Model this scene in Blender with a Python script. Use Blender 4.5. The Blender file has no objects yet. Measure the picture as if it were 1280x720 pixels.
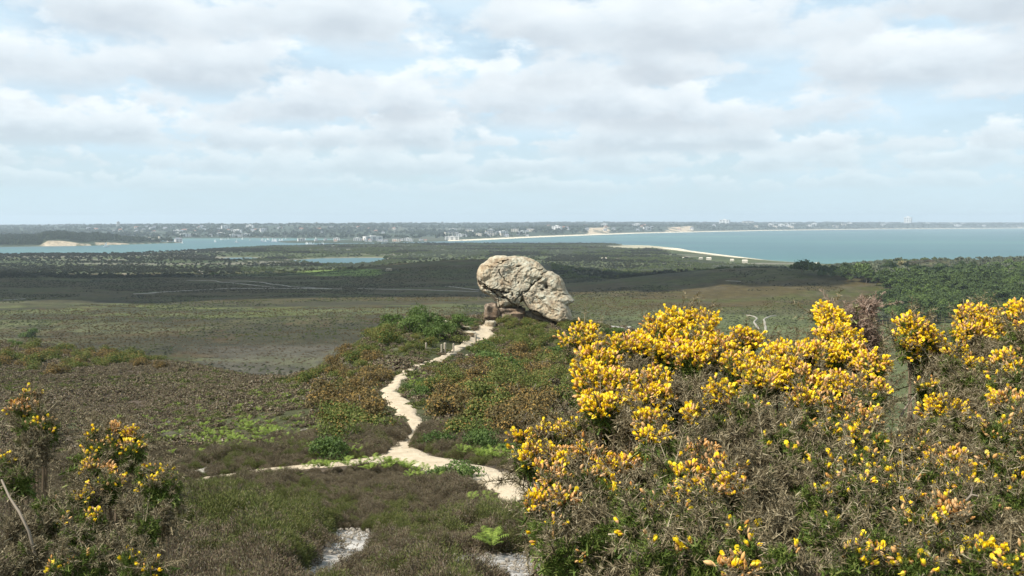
import bpy, math, random
import numpy as np
from mathutils import Vector, Matrix, noise as mnoise
R = math.radians
rng = np.random.default_rng(7)
random.seed(7)
scene = bpy.context.scene
COL = scene.collection

# ------------------------------------------------------------------ survey frame
# The eye stands at (0, 0, EYE) metres above the sea and looks along +Y.
EYE = 57.0
F = 1108.0
TILT = R(4.23)
CA, SA = math.cos(TILT), math.sin(TILT)

def slope(row):
    Z = (360.0 - row) / F
    return (-SA + CA * Z) / (CA + SA * Z)

def uof(px, row=400.0):
    Z = (360.0 - row) / F
    return ((px - 640.0) / F) / (CA + SA * Z)

def P(px, row, d):                      # survey point seen at px,row and d metres out
    return np.array([uof(px, row) * d, d, EYE + slope(row) * d])

def G(px, row, zr=-55.0):               # survey point on a level sheet
    d = zr / slope(row)
    return np.array([uof(px, row) * d, d])

def px_of(x, y, z):
    y2 = y * CA - (z - EYE) * SA
    z2 = y * SA + (z - EYE) * CA
    y2 = np.maximum(y2, 1e-3)
    return 640 + F * x / y2, 360 - F * z2 / y2

# ------------------------------------------------------------------ value noise
def _hash(ix, iy, s):
    h = (ix.astype(np.int64) * 374761393 + iy.astype(np.int64) * 668265263 + s * 1442695041) & 0xffffffff
    h = ((h ^ (h >> 13)) * 1274126177) & 0xffffffff
    return ((h ^ (h >> 16)) & 0xffff) / 65535.0

def vnoise(x, y, s=0):
    ix, iy = np.floor(x), np.floor(y)
    fx, fy = x - ix, y - iy
    fx = fx * fx * (3 - 2 * fx); fy = fy * fy * (3 - 2 * fy)
    a, b = _hash(ix, iy, s), _hash(ix + 1, iy, s)
    c, d = _hash(ix, iy + 1, s), _hash(ix + 1, iy + 1, s)
    return (a + (b - a) * fx) * (1 - fy) + (c + (d - c) * fx) * fy

def fbm(x, y, sc, s=0, octv=4):
    x = np.asarray(x, float); y = np.asarray(y, float)
    t = 0; a = 0.5; n = 0
    for k in range(octv):
        t = t + a * vnoise(x / sc + 17.3 * k, y / sc - 9.1 * k, s + k * 13); n += a
        a *= 0.5; sc *= 0.5
    return t / n

def sstep(x, a, b):
    t = np.clip((x - a) / (b - a), 0, 1)
    return t * t * (3 - 2 * t)

def sdf(x, y, poly):                    # + inside, - outside (metres)
    x = np.asarray(x, float); y = np.asarray(y, float)
    sh = x.shape; x = x.ravel(); y = y.ravel()
    poly = np.asarray(poly, float)
    best = np.full(x.shape, 1e18); inside = np.zeros(x.shape, bool)
    n = len(poly)
    for i in range(n):
        ax, ay = poly[i]; bx, by = poly[(i + 1) % n]
        dx, dy = bx - ax, by - ay
        t = np.clip(((x - ax) * dx + (y - ay) * dy) / (dx * dx + dy * dy + 1e-12), 0, 1)
        q = (x - ax - t * dx) ** 2 + (y - ay - t * dy) ** 2
        best = np.minimum(best, q)
        c = ((ay > y) != (by > y))
        with np.errstate(divide='ignore', invalid='ignore'):
            xi = ax + (y - ay) * dx / (dy if dy != 0 else 1e-12)
        inside ^= (c & (x < xi))
    r = np.sqrt(best)
    return np.where(inside, r, -r).reshape(sh)

# ------------------------------------------------------------------ the lie of the land
NEAR0 = [(0, -1.65), (1.5, -1.74), (3, -2.0), (5, -2.42)]
PROF = {
 -1200: [(8, -3.2), (20, -6), (60, -14), (120, -22), (200, -32), (300, -40)],
 -300: [(8, -3.2), (18, -5.6), (28, -7.2), (55, -10.5), (90, -14), (125, -16), (150, -18.5), (220, -31), (300, -40)],
 0: [(8, -3.2), (12, -4.2), (18, -5.6), (28, -7.4), (55, -11), (90, -14.8), (118, -16.3), (135, -18.5), (200, -31), (260, -39), (300, -40)],
 200: [(8, -3.3), (12, -4.3), (18, -5.4), (26, -6.7), (50, -10.2), (80, -13.8), (105, -16.5), (125, -19.8), (200, -33), (260, -40)],
 290: [(8, -3.25), (12, -4.3), (18, -5.3), (26, -6.7), (50, -10), (75, -13.2), (92, -15.7), (110, -19), (160, -31), (230, -40)],
 400: [(8, -3.25), (12, -4.25), (18, -5.1), (26, -6.3), (40, -8), (55, -9.4), (64, -10.8), (80, -16), (140, -33), (220, -40)],
 450: [(8, -3.25), (12, -4.25), (18, -5.1), (26, -6.2), (40, -7.6), (55, -7.9), (64, -8.5), (72, -10.5), (90, -17), (150, -34), (220, -40)],
 500: [(8, -3.25), (12, -4.25), (20, -5.4), (30, -6.6), (38, -7.2), (52, -7.4), (62, -6.8), (70, -8.3), (90, -15), (150, -34), (220, -40)],
 540: [(8, -3.25), (12, -4.25), (20, -5.4), (30, -6.6), (38, -7.2), (50, -7.9), (58, -7.3), (66, -6.5), (74, -8.0), (90, -13), (150, -34), (220, -40)],
 600: [(8, -3.25), (12, -4.25), (17, -5.0), (20, -5.4), (30, -6.7), (38, -7.3), (52, -8.2), (62, -8.6), (70, -8.6), (75, -8.1), (82, -8.5), (95, -13), (150, -34), (220, -40)],
 660: [(8, -3.25), (12, -4.25), (17, -4.9), (30, -6.7), (45, -7.8), (60, -8.4), (70, -8.4), (75, -8.1), (82, -8.4), (95, -13), (150, -34), (220, -40)],
 720: [(8, -3.25), (12, -4.25), (17, -4.9), (30, -6.8), (45, -8.2), (60, -9.2), (75, -9.0), (83, -9.4), (95, -14), (150, -34), (220, -40)],
 790: [(8, -3.25), (12, -4.25), (17, -5.0), (30, -7.2), (45, -9), (60, -10.5), (75, -10.4), (84, -9.5), (87, -9.8), (95, -13), (150, -34), (220, -40)],
 850: [(8, -3.25), (12, -4.3), (17, -5.3), (30, -8), (45, -10.8), (60, -13), (84, -14), (95, -16), (150, -34), (220, -40)],
 950: [(8, -3.1), (12, -4.2), (20, -6.4), (30, -9.2), (60, -18), (100, -29), (150, -37), (200, -40)],
 1130: [(10, -3.6), (20, -6.6), (30, -9.7), (60, -20), (100, -31), (150, -37.5), (200, -40)],
 2600: [(10, -3.6), (20, -6.6), (30, -9.7), (60, -20), (100, -31), (150, -37.5), (200, -40)],
}
LD = np.linspace(0, math.log(331.0), 420)          # log(1 + d)
DG = np.exp(LD) - 1
UK = sorted(PROF)
_cols = np.array([np.interp(DG, [p[0] for p in NEAR0 + PROF[k]], [p[1] for p in NEAR0 + PROF[k]]) for k in UK])
UA = np.array([uof(k) for k in UK])
UG = np.linspace(UA[0], UA[-1], 700)
HT = np.array([np.interp(UG, UA, _cols[:, j]) for j in range(len(DG))]).T
def _blur(a, ax, n):
    k = np.hanning(n + 2)[1:-1]; k /= k.sum()
    pad = [(0, 0), (0, 0)]; pad[ax] = (n // 2, n // 2)
    b = np.pad(a, pad, mode='edge')
    return np.apply_along_axis(lambda v: np.convolve(v, k, 'valid'), ax, b)
HT = _blur(_blur(HT, 0, 21), 1, 7)

def near_h(u, d):
    fu = np.clip((u - UG[0]) / (UG[-1] - UG[0]) * (len(UG) - 1), 0, len(UG) - 1.001)
    fd = np.clip(np.log1p(np.maximum(d, 0)) / LD[-1] * (len(LD) - 1), 0, len(LD) - 1.001)
    i = fu.astype(int); j = fd.astype(int); a = fu - i; b = fd - j
    return (HT[i, j] * (1 - a) + HT[i + 1, j] * a) * (1 - b) + (HT[i, j + 1] * (1 - a) + HT[i + 1, j + 1] * a) * b

FL = [(0, -40), (300, -40), (400, -41), (600, -44), (800, -48.5), (1000, -52.2), (1300, -53.2), (4000, -53.2), (20000, -53.2)]
def gpoly(pts): return [tuple(G(a, b)) for a, b in pts]
COAST = [(-2600, 345), (-600, 322), (-200, 320), (0, 319), (60, 318.3), (130, 318), (170, 316.5), (230, 314), (270, 311.5), (320, 309.3), (360, 308.2), (420, 306.6),
         (470, 305.4), (520, 305), (600, 305.3), (640, 305.3), (700, 305.3), (760, 305.6), (800, 306.9), (826, 307.4), (850, 309.5), (862, 312), (900, 316.6), (960, 323.6), (1000, 327.4),
         (1060, 331.5), (1130, 335), (1280, 341), (1500, 350), (2500, 372)]
NEARLAND = gpoly(COAST)
NEARLAND = NEARLAND + [(9000, NEARLAND[-1][1] - 400), (9000, -14000), (-9000, -14000), (-9000, NEARLAND[0][1])]
MAIN = gpoly([(-2600, 291), (-600, 294.5), (0, 296.5), (180, 297.2), (250, 297.3), (330, 297), (400, 297.4), (450, 298.8), (400, 299.8), (352, 300.6), (346, 301.6), (360, 302.7), (420, 303.3),
              (480, 302.6), (540, 301.2), (600, 299.6), (640, 297.6), (700, 295.0), (760, 292.8), (800, 291.3), (900, 289.2), (960, 288), (1100, 286.3), (1280, 285.2), (1700, 285.4), (3000, 286)])
MAIN = MAIN + [(16000, MAIN[-1][1]), (16000, 16000), (-16000, 16000), (-16000, MAIN[0][1])]
ISLE = gpoly([(-340, 308.5), (0, 307.6), (60, 306.9), (100, 306.4), (150, 305), (180, 304), (205, 303.2), (228, 302.7), (229, 302.1), (190, 301), (100, 300), (-60, 299.6), (-340, 301)])
LAKES = [gpoly([(266, 322.5), (285, 320.6), (310, 320.2), (328, 321.2), (322, 323.4), (295, 325)]),
         gpoly([(362, 324), (400, 321.4), (440, 320.8), (478, 320.7), (484, 323), (458, 327.6), (430, 329.6), (414, 328.6), (396, 326.4), (372, 326)]),
         gpoly([(712, 334.2), (735, 332.6), (750, 335.6), (742, 338.2), (722, 337)])]
MOUNDS = [  # x, y, height, radius x, radius y
    (uof(935) * 600, 600, 10.5, 85, 100), (uof(1040) * 560, 560, 4.0, 60, 70), (uof(570) * 840, 840, 11.5, 105, 100), (uof(640) * 790, 790, 4.0, 90, 80), (uof(500) * 760, 760, 2.0, 90, 70),
    (uof(1290) * 800, 800, 12, 120, 200), (uof(1420) * 800, 800, 16, 160, 240), (uof(1190) * 780, 780, 5, 120, 160), (uof(830) * 600, 600, 2, 70, 60),
    (uof(1400) * 500, 500, 8, 110, 130), (uof(-250) * 700, 700, 8, 200, 150)]

def height(x, y):                       # ground height above the sea
    x = np.asarray(x, float); y = np.asarray(y, float)
    r = np.hypot(x, y) + 1e-6
    th = np.arctan2(x, y)
    thc = np.clip(th, -R(58), R(58))
    d = r * np.cos(thc); u = np.tan(thc)
    zn = near_h(u, d)
    zf = np.interp(r, [p[0] for p in FL], [p[1] for p in FL])
    for mx, my, mh, rx, ry in MOUNDS:
        zf = zf + mh * np.exp(-(((x - mx) / rx) ** 2 + ((y - my) / ry) ** 2))
    w = sstep(d, 200, 320)
    z = zn * (1 - w) + zf * w
    amp = np.interp(r, [0, 6, 30, 100, 300, 900, 1500], [0.0, .12, .35, .6, 1.2, 1.6, .9])
    z = z + amp * (fbm(x, y, 9.0, 3, 3) - .5) * np.interp(r, [0, 120, 250], [1, 1, .3]) + amp * 1.6 * (fbm(x, y, 70, 5, 3) - .5) * sstep(r, 120, 300)
    return EYE + z

def coast_fix(x, y, z):
    s = sdf(x, y, NEARLAND); m = sdf(x, y, MAIN); i = sdf(x, y, ISLE)
    hn = np.minimum(z, 0.08 * s + 0.0 + np.where(s > 0, 0.02 * s, 0))
    u = np.clip(x / np.maximum(y, 1), -3, 3)
    top = np.interp(u, [uof(-600), uof(0), uof(200), uof(420), uof(640), uof(900), uof(1280)], [24, 23, 34, 38, 44, 50, 52])
    bluff = np.interp(u, [uof(560), uof(680), uof(760), uof(1100)], [.05, .5, .6, .55])
    nn = fbm(x, y, 500, 31, 4)
    hm = np.minimum(m * .06, 2.0) + sstep(m, 30, 230) * top * bluff * (.75 + .5 * fbm(x, y, 220, 8, 2)) + sstep(m, 250, 2100) * top * (1 - bluff) * (.7 + .6 * nn)
    hm = np.where(m < 0, m * .06, hm)
    upx = 640 + F * u; cl_ = sstep(upx, 48, 62) * sstep(upx, 160, 130)
    hi = np.where(i < 0, i * .06, np.minimum(i * .12, 2.5) + cl_ * sstep(i, 8, 24) * (5.0 * sstep(upx, 104, 78) * (.5 + fbm(x, y, 40, 12, 3)) + 4) + sstep(i, 30, 220) * 12 * (.6 + .8 * fbm(x, y, 260, 4, 2)))
    z = np.where((m > s) & (m > i), hm, np.where((i > s) & (i > m), hi, hn))
    for L in LAKES:
        k = sdf(x, y, L)
        z = np.where(k > -60, np.minimum(z, -k * .05), z)
    return np.maximum(z, -6), s, m, i

def zat(x, y):
    return float(height(np.array([x]), np.array([y]))[0])

def hit(px, row, dmin=5.0, dmax=2500.0):           # where a sight line meets the ground
    ds = np.exp(np.linspace(math.log(dmin), math.log(dmax), 3000))
    xs = uof(px, row) * ds; zs = EYE + slope(row) * ds
    g = height(xs, ds)
    k = np.where(g > zs)[0]
    j = k[0] if len(k) else len(ds) - 1
    return np.array([xs[j], ds[j], g[j]])

# ------------------------------------------------------------------ object helpers
def make_mesh(name, V, Fs, mats, mat_idx=None, smooth=False, parent=None, link=True):
    """Fs: list of int arrays (n,3) or (n,4)"""
    me = bpy.data.meshes.new(name)
    V = np.asarray(V, np.float32)
    Fs = [np.asarray(f, np.int32) for f in Fs if len(f)]
    me.vertices.add(len(V)); me.vertices.foreach_set('co', V.ravel())
    loops = np.concatenate([f.ravel() for f in Fs])
    tot = np.concatenate([np.full(len(f), f.shape[1], np.int32) for f in Fs])
    me.loops.add(len(loops)); me.loops.foreach_set('vertex_index', loops)
    me.polygons.add(len(tot))
    me.polygons.foreach_set('loop_start', np.concatenate([[0], np.cumsum(tot)[:-1]]).astype(np.int32))
    me.polygons.foreach_set('loop_total', tot)
    if mat_idx is not None: me.polygons.foreach_set('material_index', np.asarray(mat_idx, np.int32))
    me.polygons.foreach_set('use_smooth', np.full(len(tot), smooth))
    for m in (mats if isinstance(mats, (list, tuple)) else [mats]): me.materials.append(m)
    me.update(calc_edges=True); me.validate()
    o = bpy.data.objects.new(name, me)
    if link: COL.objects.link(o)
    if parent is not None: o.parent = parent
    return o

def tag(o, label, cat, group=None):
    o['label'] = label; o['category'] = cat
    if group: o['group'] = group
    return o

def empty(name, loc, rz=0.0):
    o = bpy.data.objects.new(name, None); COL.objects.link(o)
    o.location = loc; o.rotation_euler = (0, 0, rz); o.empty_display_size = .2
    return o

def copy_tree(o, parent=None):
    c = o.copy(); COL.objects.link(c); c.parent = parent
    for ch in o.children: copy_tree(ch, c)
    return c

def frames(D, roll=None):               # rotation matrices taking +Z to D
    D = D / (np.linalg.norm(D, axis=1, keepdims=True) + 1e-9)
    n = len(D)
    a = rng.normal(size=(n, 3)) if roll is None else roll
    X = np.cross(a, D); X /= (np.linalg.norm(X, axis=1, keepdims=True) + 1e-9)
    Y = np.cross(D, X)
    return np.stack([X, Y, D], axis=2)

def scatter(proto, pos, dirs, scale):   # many copies of (V,F) as arrays
    V, Fc = proto
    M = frames(dirs)
    W = np.einsum('nij,vj->nvi', M, V) * np.asarray(scale).reshape(-1, 1, 1) + pos[:, None, :]
    n = len(pos)
    FF = (Fc[None] + (np.arange(n) * len(V))[:, None, None]).reshape(-1, Fc.shape[1])
    return W.reshape(-1, 3), FF

class Bag:
    def __init__(s): s.V = []; s.F = []; s.M = []; s.n = 0
    def add(s, VF, m=0):
        V, Fc = VF
        if len(V) == 0: return
        s.V.append(V); s.F.append(Fc + s.n); s.n += len(V); s.M.append(np.full(len(Fc), m))
    def build(s, name, mats, parent=None, smooth=False, link=True):
        order3 = [(f, m) for f, m in zip(s.F, s.M) if f.shape[1] == 3]; order4 = [(f, m) for f, m in zip(s.F, s.M) if f.shape[1] == 4]
        Fs = []; mi = []
        for grp in (order3, order4):
            if grp: Fs.append(np.concatenate([f for f, _ in grp])); mi.append(np.concatenate([m for _, m in grp]))
        return make_mesh(name, np.concatenate(s.V), Fs, mats, np.concatenate(mi), smooth, parent, link)

def tube(pts, rad, seg=6):
    pts = np.asarray(pts, float); rad = np.broadcast_to(rad, (len(pts),))
    V = []
    for k, p in enumerate(pts):
        t = pts[min(k + 1, len(pts) - 1)] - pts[max(k - 1, 0)]
        t = t / (np.linalg.norm(t) + 1e-9)
        a = np.array([1, 0, 0]) if abs(t[0]) < .8 else np.array([0, 1, 0])
        X = np.cross(t, a); X /= np.linalg.norm(X); Y = np.cross(t, X)
        for i in range(seg):
            w = 2 * math.pi * i / seg
            V.append(p + rad[k] * (math.cos(w) * X + math.sin(w) * Y))
    Fc = []
    for k in range(len(pts) - 1):
        for i in range(seg):
            j = (i + 1) % seg
            Fc.append((k * seg + i, k * seg + j, (k + 1) * seg + j, (k + 1) * seg + i))
    return np.array(V), np.array(Fc)

def box(x0, y0, z0, x1, y1, z1):
    V = np.array([(x, y, z) for z in (z0, z1) for y in (y0, y1) for x in (x0, x1)], float)
    return V, np.array([(0, 2, 3, 1), (4, 5, 7, 6), (0, 1, 5, 4), (2, 6, 7, 3), (0, 4, 6, 2), (1, 3, 7, 5)])

# ------------------------------------------------------------------ materials
def mat(name):
    m = bpy.data.materials.new(name); m.use_nodes = True
    nt = m.node_tree; b = nt.nodes['Principled BSDF']
    return m, nt, b

def N(nt, t, **kw):
    n = nt.nodes.new(t)
    for k, v in kw.items():
        if k.startswith('i_'): n.inputs[k[2:].replace('_', ' ')].default_value = v
        else: setattr(n, k, v)
    return n

def ramp(nt, fac, stops):
    r = nt.nodes.new('ShaderNodeValToRGB')
    e = r.color_ramp.elements
    while len(e) < len(stops): e.new(.5)
    for k, (p, c) in enumerate(stops):
        e[k].position = p; e[k].color = (*c, 1)
    nt.links.new(fac, r.inputs[0])
    return r.outputs[0]

def leafmat(name, stops, rough=.75, trans=.0, noise=None, spec=.25):
    """colour differs leaf by leaf (random per island) and slowly across the plant"""
    m, nt, b = mat(name)
    g = N(nt, 'ShaderNodeNewGeometry')
    src = g.outputs['Random Per Island']
    if noise:
        tc = N(nt, 'ShaderNodeTexCoord'); nz = N(nt, 'ShaderNodeTexNoise'); nz.inputs['Scale'].default_value = noise; nz.inputs['Detail'].default_value = 3
        nt.links.new(tc.outputs['Object'], nz.inputs['Vector'])
        oi = N(nt, 'ShaderNodeObjectInfo')
        ma = N(nt, 'ShaderNodeMath', operation='MULTIPLY_ADD'); ma.inputs[1].default_value = .5; nt.links.new(src, ma.inputs[0])
        m2 = N(nt, 'ShaderNodeMath', operation='MULTIPLY_ADD'); m2.inputs[1].default_value = .9; m2.inputs[2].default_value = -.2; nt.links.new(nz.outputs[0], m2.inputs[0])
        nt.links.new(m2.outputs[0], ma.inputs[2])
        m3 = N(nt, 'ShaderNodeMath', operation='MULTIPLY_ADD'); m3.inputs[1].default_value = .24; nt.links.new(oi.outputs['Random'], m3.inputs[0])
        m4 = N(nt, 'ShaderNodeMath', operation='SUBTRACT'); m4.inputs[1].default_value = .12; nt.links.new(ma.outputs[0], m4.inputs[0])
        nt.links.new(m4.outputs[0], m3.inputs[2]); src = m3.outputs[0]
    c = ramp(nt, src, stops)
    nt.links.new(c, b.inputs['Base Color'])
    b.inputs['Roughness'].default_value = rough
    b.inputs['Specular IOR Level'].default_value = spec
    if trans:
        tr = N(nt, 'ShaderNodeBsdfTranslucent'); mx = N(nt, 'ShaderNodeMixShader'); mx.inputs[0].default_value = trans
        nt.links.new(c, tr.inputs[0]); nt.links.new(b.outputs[0], mx.inputs[1]); nt.links.new(tr.outputs[0], mx.inputs[2])
        nt.links.new(mx.outputs[0], nt.nodes['Material Output'].inputs[0])
    return m

def plainmat(name, col, rough=.8, spec=.3):
    m, nt, b = mat(name)
    tc = N(nt, 'ShaderNodeTexCoord'); nz = N(nt, 'ShaderNodeTexNoise'); nz.inputs['Scale'].default_value = .8; nz.inputs['Detail'].default_value = 4
    nt.links.new(tc.outputs['Object'], nz.inputs['Vector'])
    c = ramp(nt, nz.outputs[0], [(.3, tuple(.8 * v for v in col)), (.7, tuple(min(1, 1.12 * v) for v in col))])
    nt.links.new(c, b.inputs['Base Color'])
    b.inputs['Roughness'].default_value = rough; b.inputs['Specular IOR Level'].default_value = spec
    return m
# ------------------------------------------------------------------ light and air settings
HAZE = 1.0e-4
SUNAZ = R(-112)
SKYS = .9
CLD = (4.55, 5.1, 5.6); CLM = (5.75, 6.3, 6.7); CLW = (7.0, 7.4, 7.6)
VEIL = (4.9, 6.25, 7.2)
HORI = (4.7, 5.9, 6.35)
BANKS = [(.036, .016, 1.3), (.055, .024, 7.1), (.078, .034, 3.6), (.108, .046, 9.4), (.145, .058, 5.2), (.19, .075, 12.8), (.26, .11, 2.2), (.38, .2, 6.6)]
BANKW = [.8, .85, .9, .9, .92, .95, .95, .9]
EXPO = .52
# ================================================================== SETTING
# colour of the ground cover, decided in plan and carried as a face colour
def cover(x, y, z, s, m, i):
    px, row = px_of(x, y, z)
    d = np.hypot(x, y)
    n1 = fbm(x, y, 24, 11, 4); n2 = fbm(x * .35, y, 60, 21, 5); n3 = fbm(x, y, 5, 41, 3); n4 = fbm(x * .3, y, 160, 51, 4)
    def C(*c): return np.array(c)[None, :]
    col = np.zeros((len(x), 3))
    def mix(c, w):
        nonlocal col
        w = np.clip(w, 0, 1)[:, None]; col = col * (1 - w) + c * w
    # near heath floor: peat and litter
    mix(C(.075, .057, .040), np.ones(len(x)))
    mix(C(.050, .062, .022), sstep(n1, .50, .62) * .7)
    mix(C(.15, .13, .115), sstep(n3, .60, .74) * .6 * (d < 70))
    # valley floor
    v = sstep(d, 120, 190)
    mix(C(.072, .082, .025), v)
    mix(C(.050, .041, .022), v * sstep(n2, .48, .58) * .8)
    mix(C(.092, .102, .034), v * sstep(n2, .50, .36) * .6)
    st = fbm(x * .35, y, 16, 133, 4); st2 = fbm(x * .6, y, 6, 143, 3)
    mix(C(.034, .032, .019), v * sstep(st, .50, .60) * .75)
    mix(C(.092, .098, .046), v * sstep(st, .46, .38) * .6)
    mix(C(.030, .030, .017), v * sstep(st2, .56, .64) * .6)
    # green strip, grey heather strip
    mix(C(.090, .108, .036), v * sstep(row, 398, 404) * sstep(row, 452, 440) * sstep(n4 + n1 * .3, .52, .7) * .8)
    mix(C(.098, .086, .070) * (.7 + .6 * st2[:, None]), v * sstep(row + (n1 - .5) * 12, 427, 433) * sstep(px, 215, 290) * sstep(px, 470, 420) * .5)
    mix(C(.060, .038, .018), v * sstep(n3, .5, .62) * sstep(n1, .52, .62) * .6)
    # right-hand valley: pale grey green
    rg = v * sstep(px, 700, 760) * sstep(row, 377, 385)
    mix(C(.090, .104, .044), rg * .75)
    mix(C(.055, .048, .024), rg * sstep(n2, .5, .62) * sstep(row, 412, 402) * .8)
    # dark heather band: brown of its own, cloud shade also put into the colour
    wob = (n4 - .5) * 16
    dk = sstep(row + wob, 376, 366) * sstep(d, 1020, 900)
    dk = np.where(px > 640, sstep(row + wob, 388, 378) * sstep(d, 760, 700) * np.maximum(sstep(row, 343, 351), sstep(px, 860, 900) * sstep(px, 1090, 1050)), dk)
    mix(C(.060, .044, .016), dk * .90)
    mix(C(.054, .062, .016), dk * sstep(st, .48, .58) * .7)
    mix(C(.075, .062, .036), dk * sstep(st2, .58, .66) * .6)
    # bright grass patches
    g1 = sstep(((px - 425) / 62) ** 2 + ((row - 340.5) / 5.0) ** 2 + (n1 - .5) * 1.2, 1.1, .7)
    mix(C(.120, .165, .035), g1 * (d > 400) * 1.0)
    g2 = sstep(((px - 330) / 60) ** 2 + ((row - 343.5) / 2.2) ** 2 + (n1 - .5), 1.1, .6)
    mix(C(.070, .090, .028), g2 * (d > 400) * .8)
    # scrub country towards the shore
    fr = sstep(d, 900, 1050)
    mix(C(.062, .076, .028), fr)
    mix(C(.085, .092, .045), fr * sstep(n2, .52, .64) * .6)
    mix(C(.040, .052, .022), fr * sstep(n2, .47, .40) * .7)
    mix(C(.17, .155, .12), fr * sstep(fbm(x * .22, y, 60, 77, 3), .62, .68) * .8)
    # marsh edge of the lakes
    for L, w in zip(LAKES, (18, 26, 12)):
        k = sdf(x, y, L)
        mix(C(.23, .20, .14), sstep(k, -w * (.3 + n1), 0) * sstep(n1 + n3 * .4, .6, .72))
    # beach
    ew = np.interp(px, [560, 740, 790, 860, 1100], [3, 20, 66, 58, 44])
    mix(C(.62, .54, .40), sstep(s, ew, ew * .7) * (s > -40) * (d < 3200) * (d > 600) * (px > 600))
    du = sstep(((px - 806) / 44) ** 2 + ((row - 308.6) / 2.4) ** 2 + (n1 - .5) * 1.6, 1.1, .6)
    mix(C(.40, .36, .25), du * (s > 0) * sstep(d, 1500, 1600) * .8)
    # island and far shore
    isl = (i > 0) & (i > s) & (i > m)
    mix(C(.035, .050, .025), isl * 1.0)
    mix(C(.36, .29, .20), isl * sstep(i, 40, 24) * sstep(px, 48, 58) * sstep(px, 165, 150) * sstep(fbm(x, y, 30, 88, 4) + .12 * sstep(np.abs(px - 72), 30, 12), .48, .58))
    mix(C(.40, .34, .25), isl * sstep(i, 12, 4) * .5)
    mn = (m > 0) & (m > s) & (m > i)
    mix(C(.042, .056, .034), mn * 1.0)
    mix(C(.10, .10, .07), mn * sstep(fbm(x, y, 300, 90, 4), .56, .66) * .6)
    mix(C(.62, .54, .40), mn * sstep(m, 62, 40) * (px > 560))
    mix(C(.46, .36, .24), mn * (m < 260) * (m > 55) * sstep(np.maximum(sstep(np.abs(px - 748), 22, 8), sstep(np.abs(px - 850), 26, 8)) * .5 + fbm(x, y, 60, 91, 4), .84, .94))
    # sand and gravel showing between the heather clumps close by
    sand = np.zeros(len(x))
    for (a, b, rx, ry, tilt) in SANDS:
        q = hit(a, b)
        dx = x - q[0]; dy = y - q[1]
        c_, s_ = math.cos(tilt), math.sin(tilt)
        e = ((dx * c_ + dy * s_) / rx) ** 2 + ((-dx * s_ + dy * c_) / ry) ** 2 + (n3 - .5) * 1.3
        sand = np.maximum(sand, sstep(e, 1.15, .8))
    n5 = fbm(x, y, .5, 47, 4); mix(C(.44, .41, .37) * (.45 + 1.0 * n5[:, None]), sand * sstep(n5 + sand * .3, .42, .62))
    return col, sand

SANDS = [(433, 694, .33, 2.2, .06), (428, 670, .3, .7, .1), (646, 704, .85, .75, .1), (598, 716, .5, .35, 0), (300, 500, 0.01, .01, 0),
         (782, 409, 3.0, 3.2, 0), (764, 407, 1.8, 1.8, 0), (560, 404, .01, .01, 0)]

def sand_at(x, y):
    n3 = fbm(x, y, 5, 41, 3)
    sand = np.zeros(len(x))
    for (a, b, rx, ry, tilt), q in zip(SANDS, SQ):
        dx = x - q[0]; dy = y - q[1]
        c_, s_ = math.cos(tilt), math.sin(tilt)
        e = ((dx * c_ + dy * s_) / rx) ** 2 + ((-dx * s_ + dy * c_) / ry) ** 2 + (n3 - .5) * 1.3
        sand = np.maximum(sand, sstep(e, 1.3, .95))
    return sand
SQ = [hit(a, b) for (a, b, *_r) in SANDS]

# ground: one sheet from the feet to beyond the far hills
thf = np.linspace(R(-37), R(37), 1150)
tho = np.concatenate([np.linspace(R(-180), R(-38), 120)])
TH = np.concatenate([tho, thf, -tho[::-1][:-1]])
RR = np.concatenate([np.linspace(.4, 3.0, 14), np.exp(np.linspace(math.log(3.2), math.log(330), 330)), np.exp(np.linspace(math.log(334), math.log(2600), 230)), np.exp(np.linspace(math.log(2620), math.log(14000), 190))])
nt_, nr_ = len(TH), len(RR)
RX, TX = np.meshgrid(RR, TH, indexing='ij')
X = (RX * np.sin(TX)).ravel(); Y = (RX * np.cos(TX)).ravel()
Z = height(X, Y)
far = np.hypot(X, Y) > 600
Sd = np.full(X.shape, 1e4); Md = np.full(X.shape, -1e4); Id = np.full(X.shape, -1e4)
zz, s_, m_, i_ = coast_fix(X[far], Y[far], Z[far])
Z[far] = zz; Sd[far] = s_; Md[far] = m_; Id[far] = i_
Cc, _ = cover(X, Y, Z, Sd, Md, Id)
V = np.column_stack([X, Y, Z]); V = np.vstack([V, [[0, 0, EYE - 1.65]]])
idx = np.arange(nt_ * nr_).reshape(nr_, nt_)
q = np.stack([idx[:-1, :-1], idx[1:, :-1], idx[1:, 1:], idx[:-1, 1:]], -1).reshape(-1, 4)[:, ::-1]
seam = np.stack([idx[:-1, -1], idx[1:, -1], idx[1:, 0], idx[:-1, 0]], -1)[:, ::-1]
fan = np.stack([idx[0, :], np.roll(idx[0, :], -1), np.full(nt_, len(V) - 1)], -1)[:, ::-1]

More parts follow.
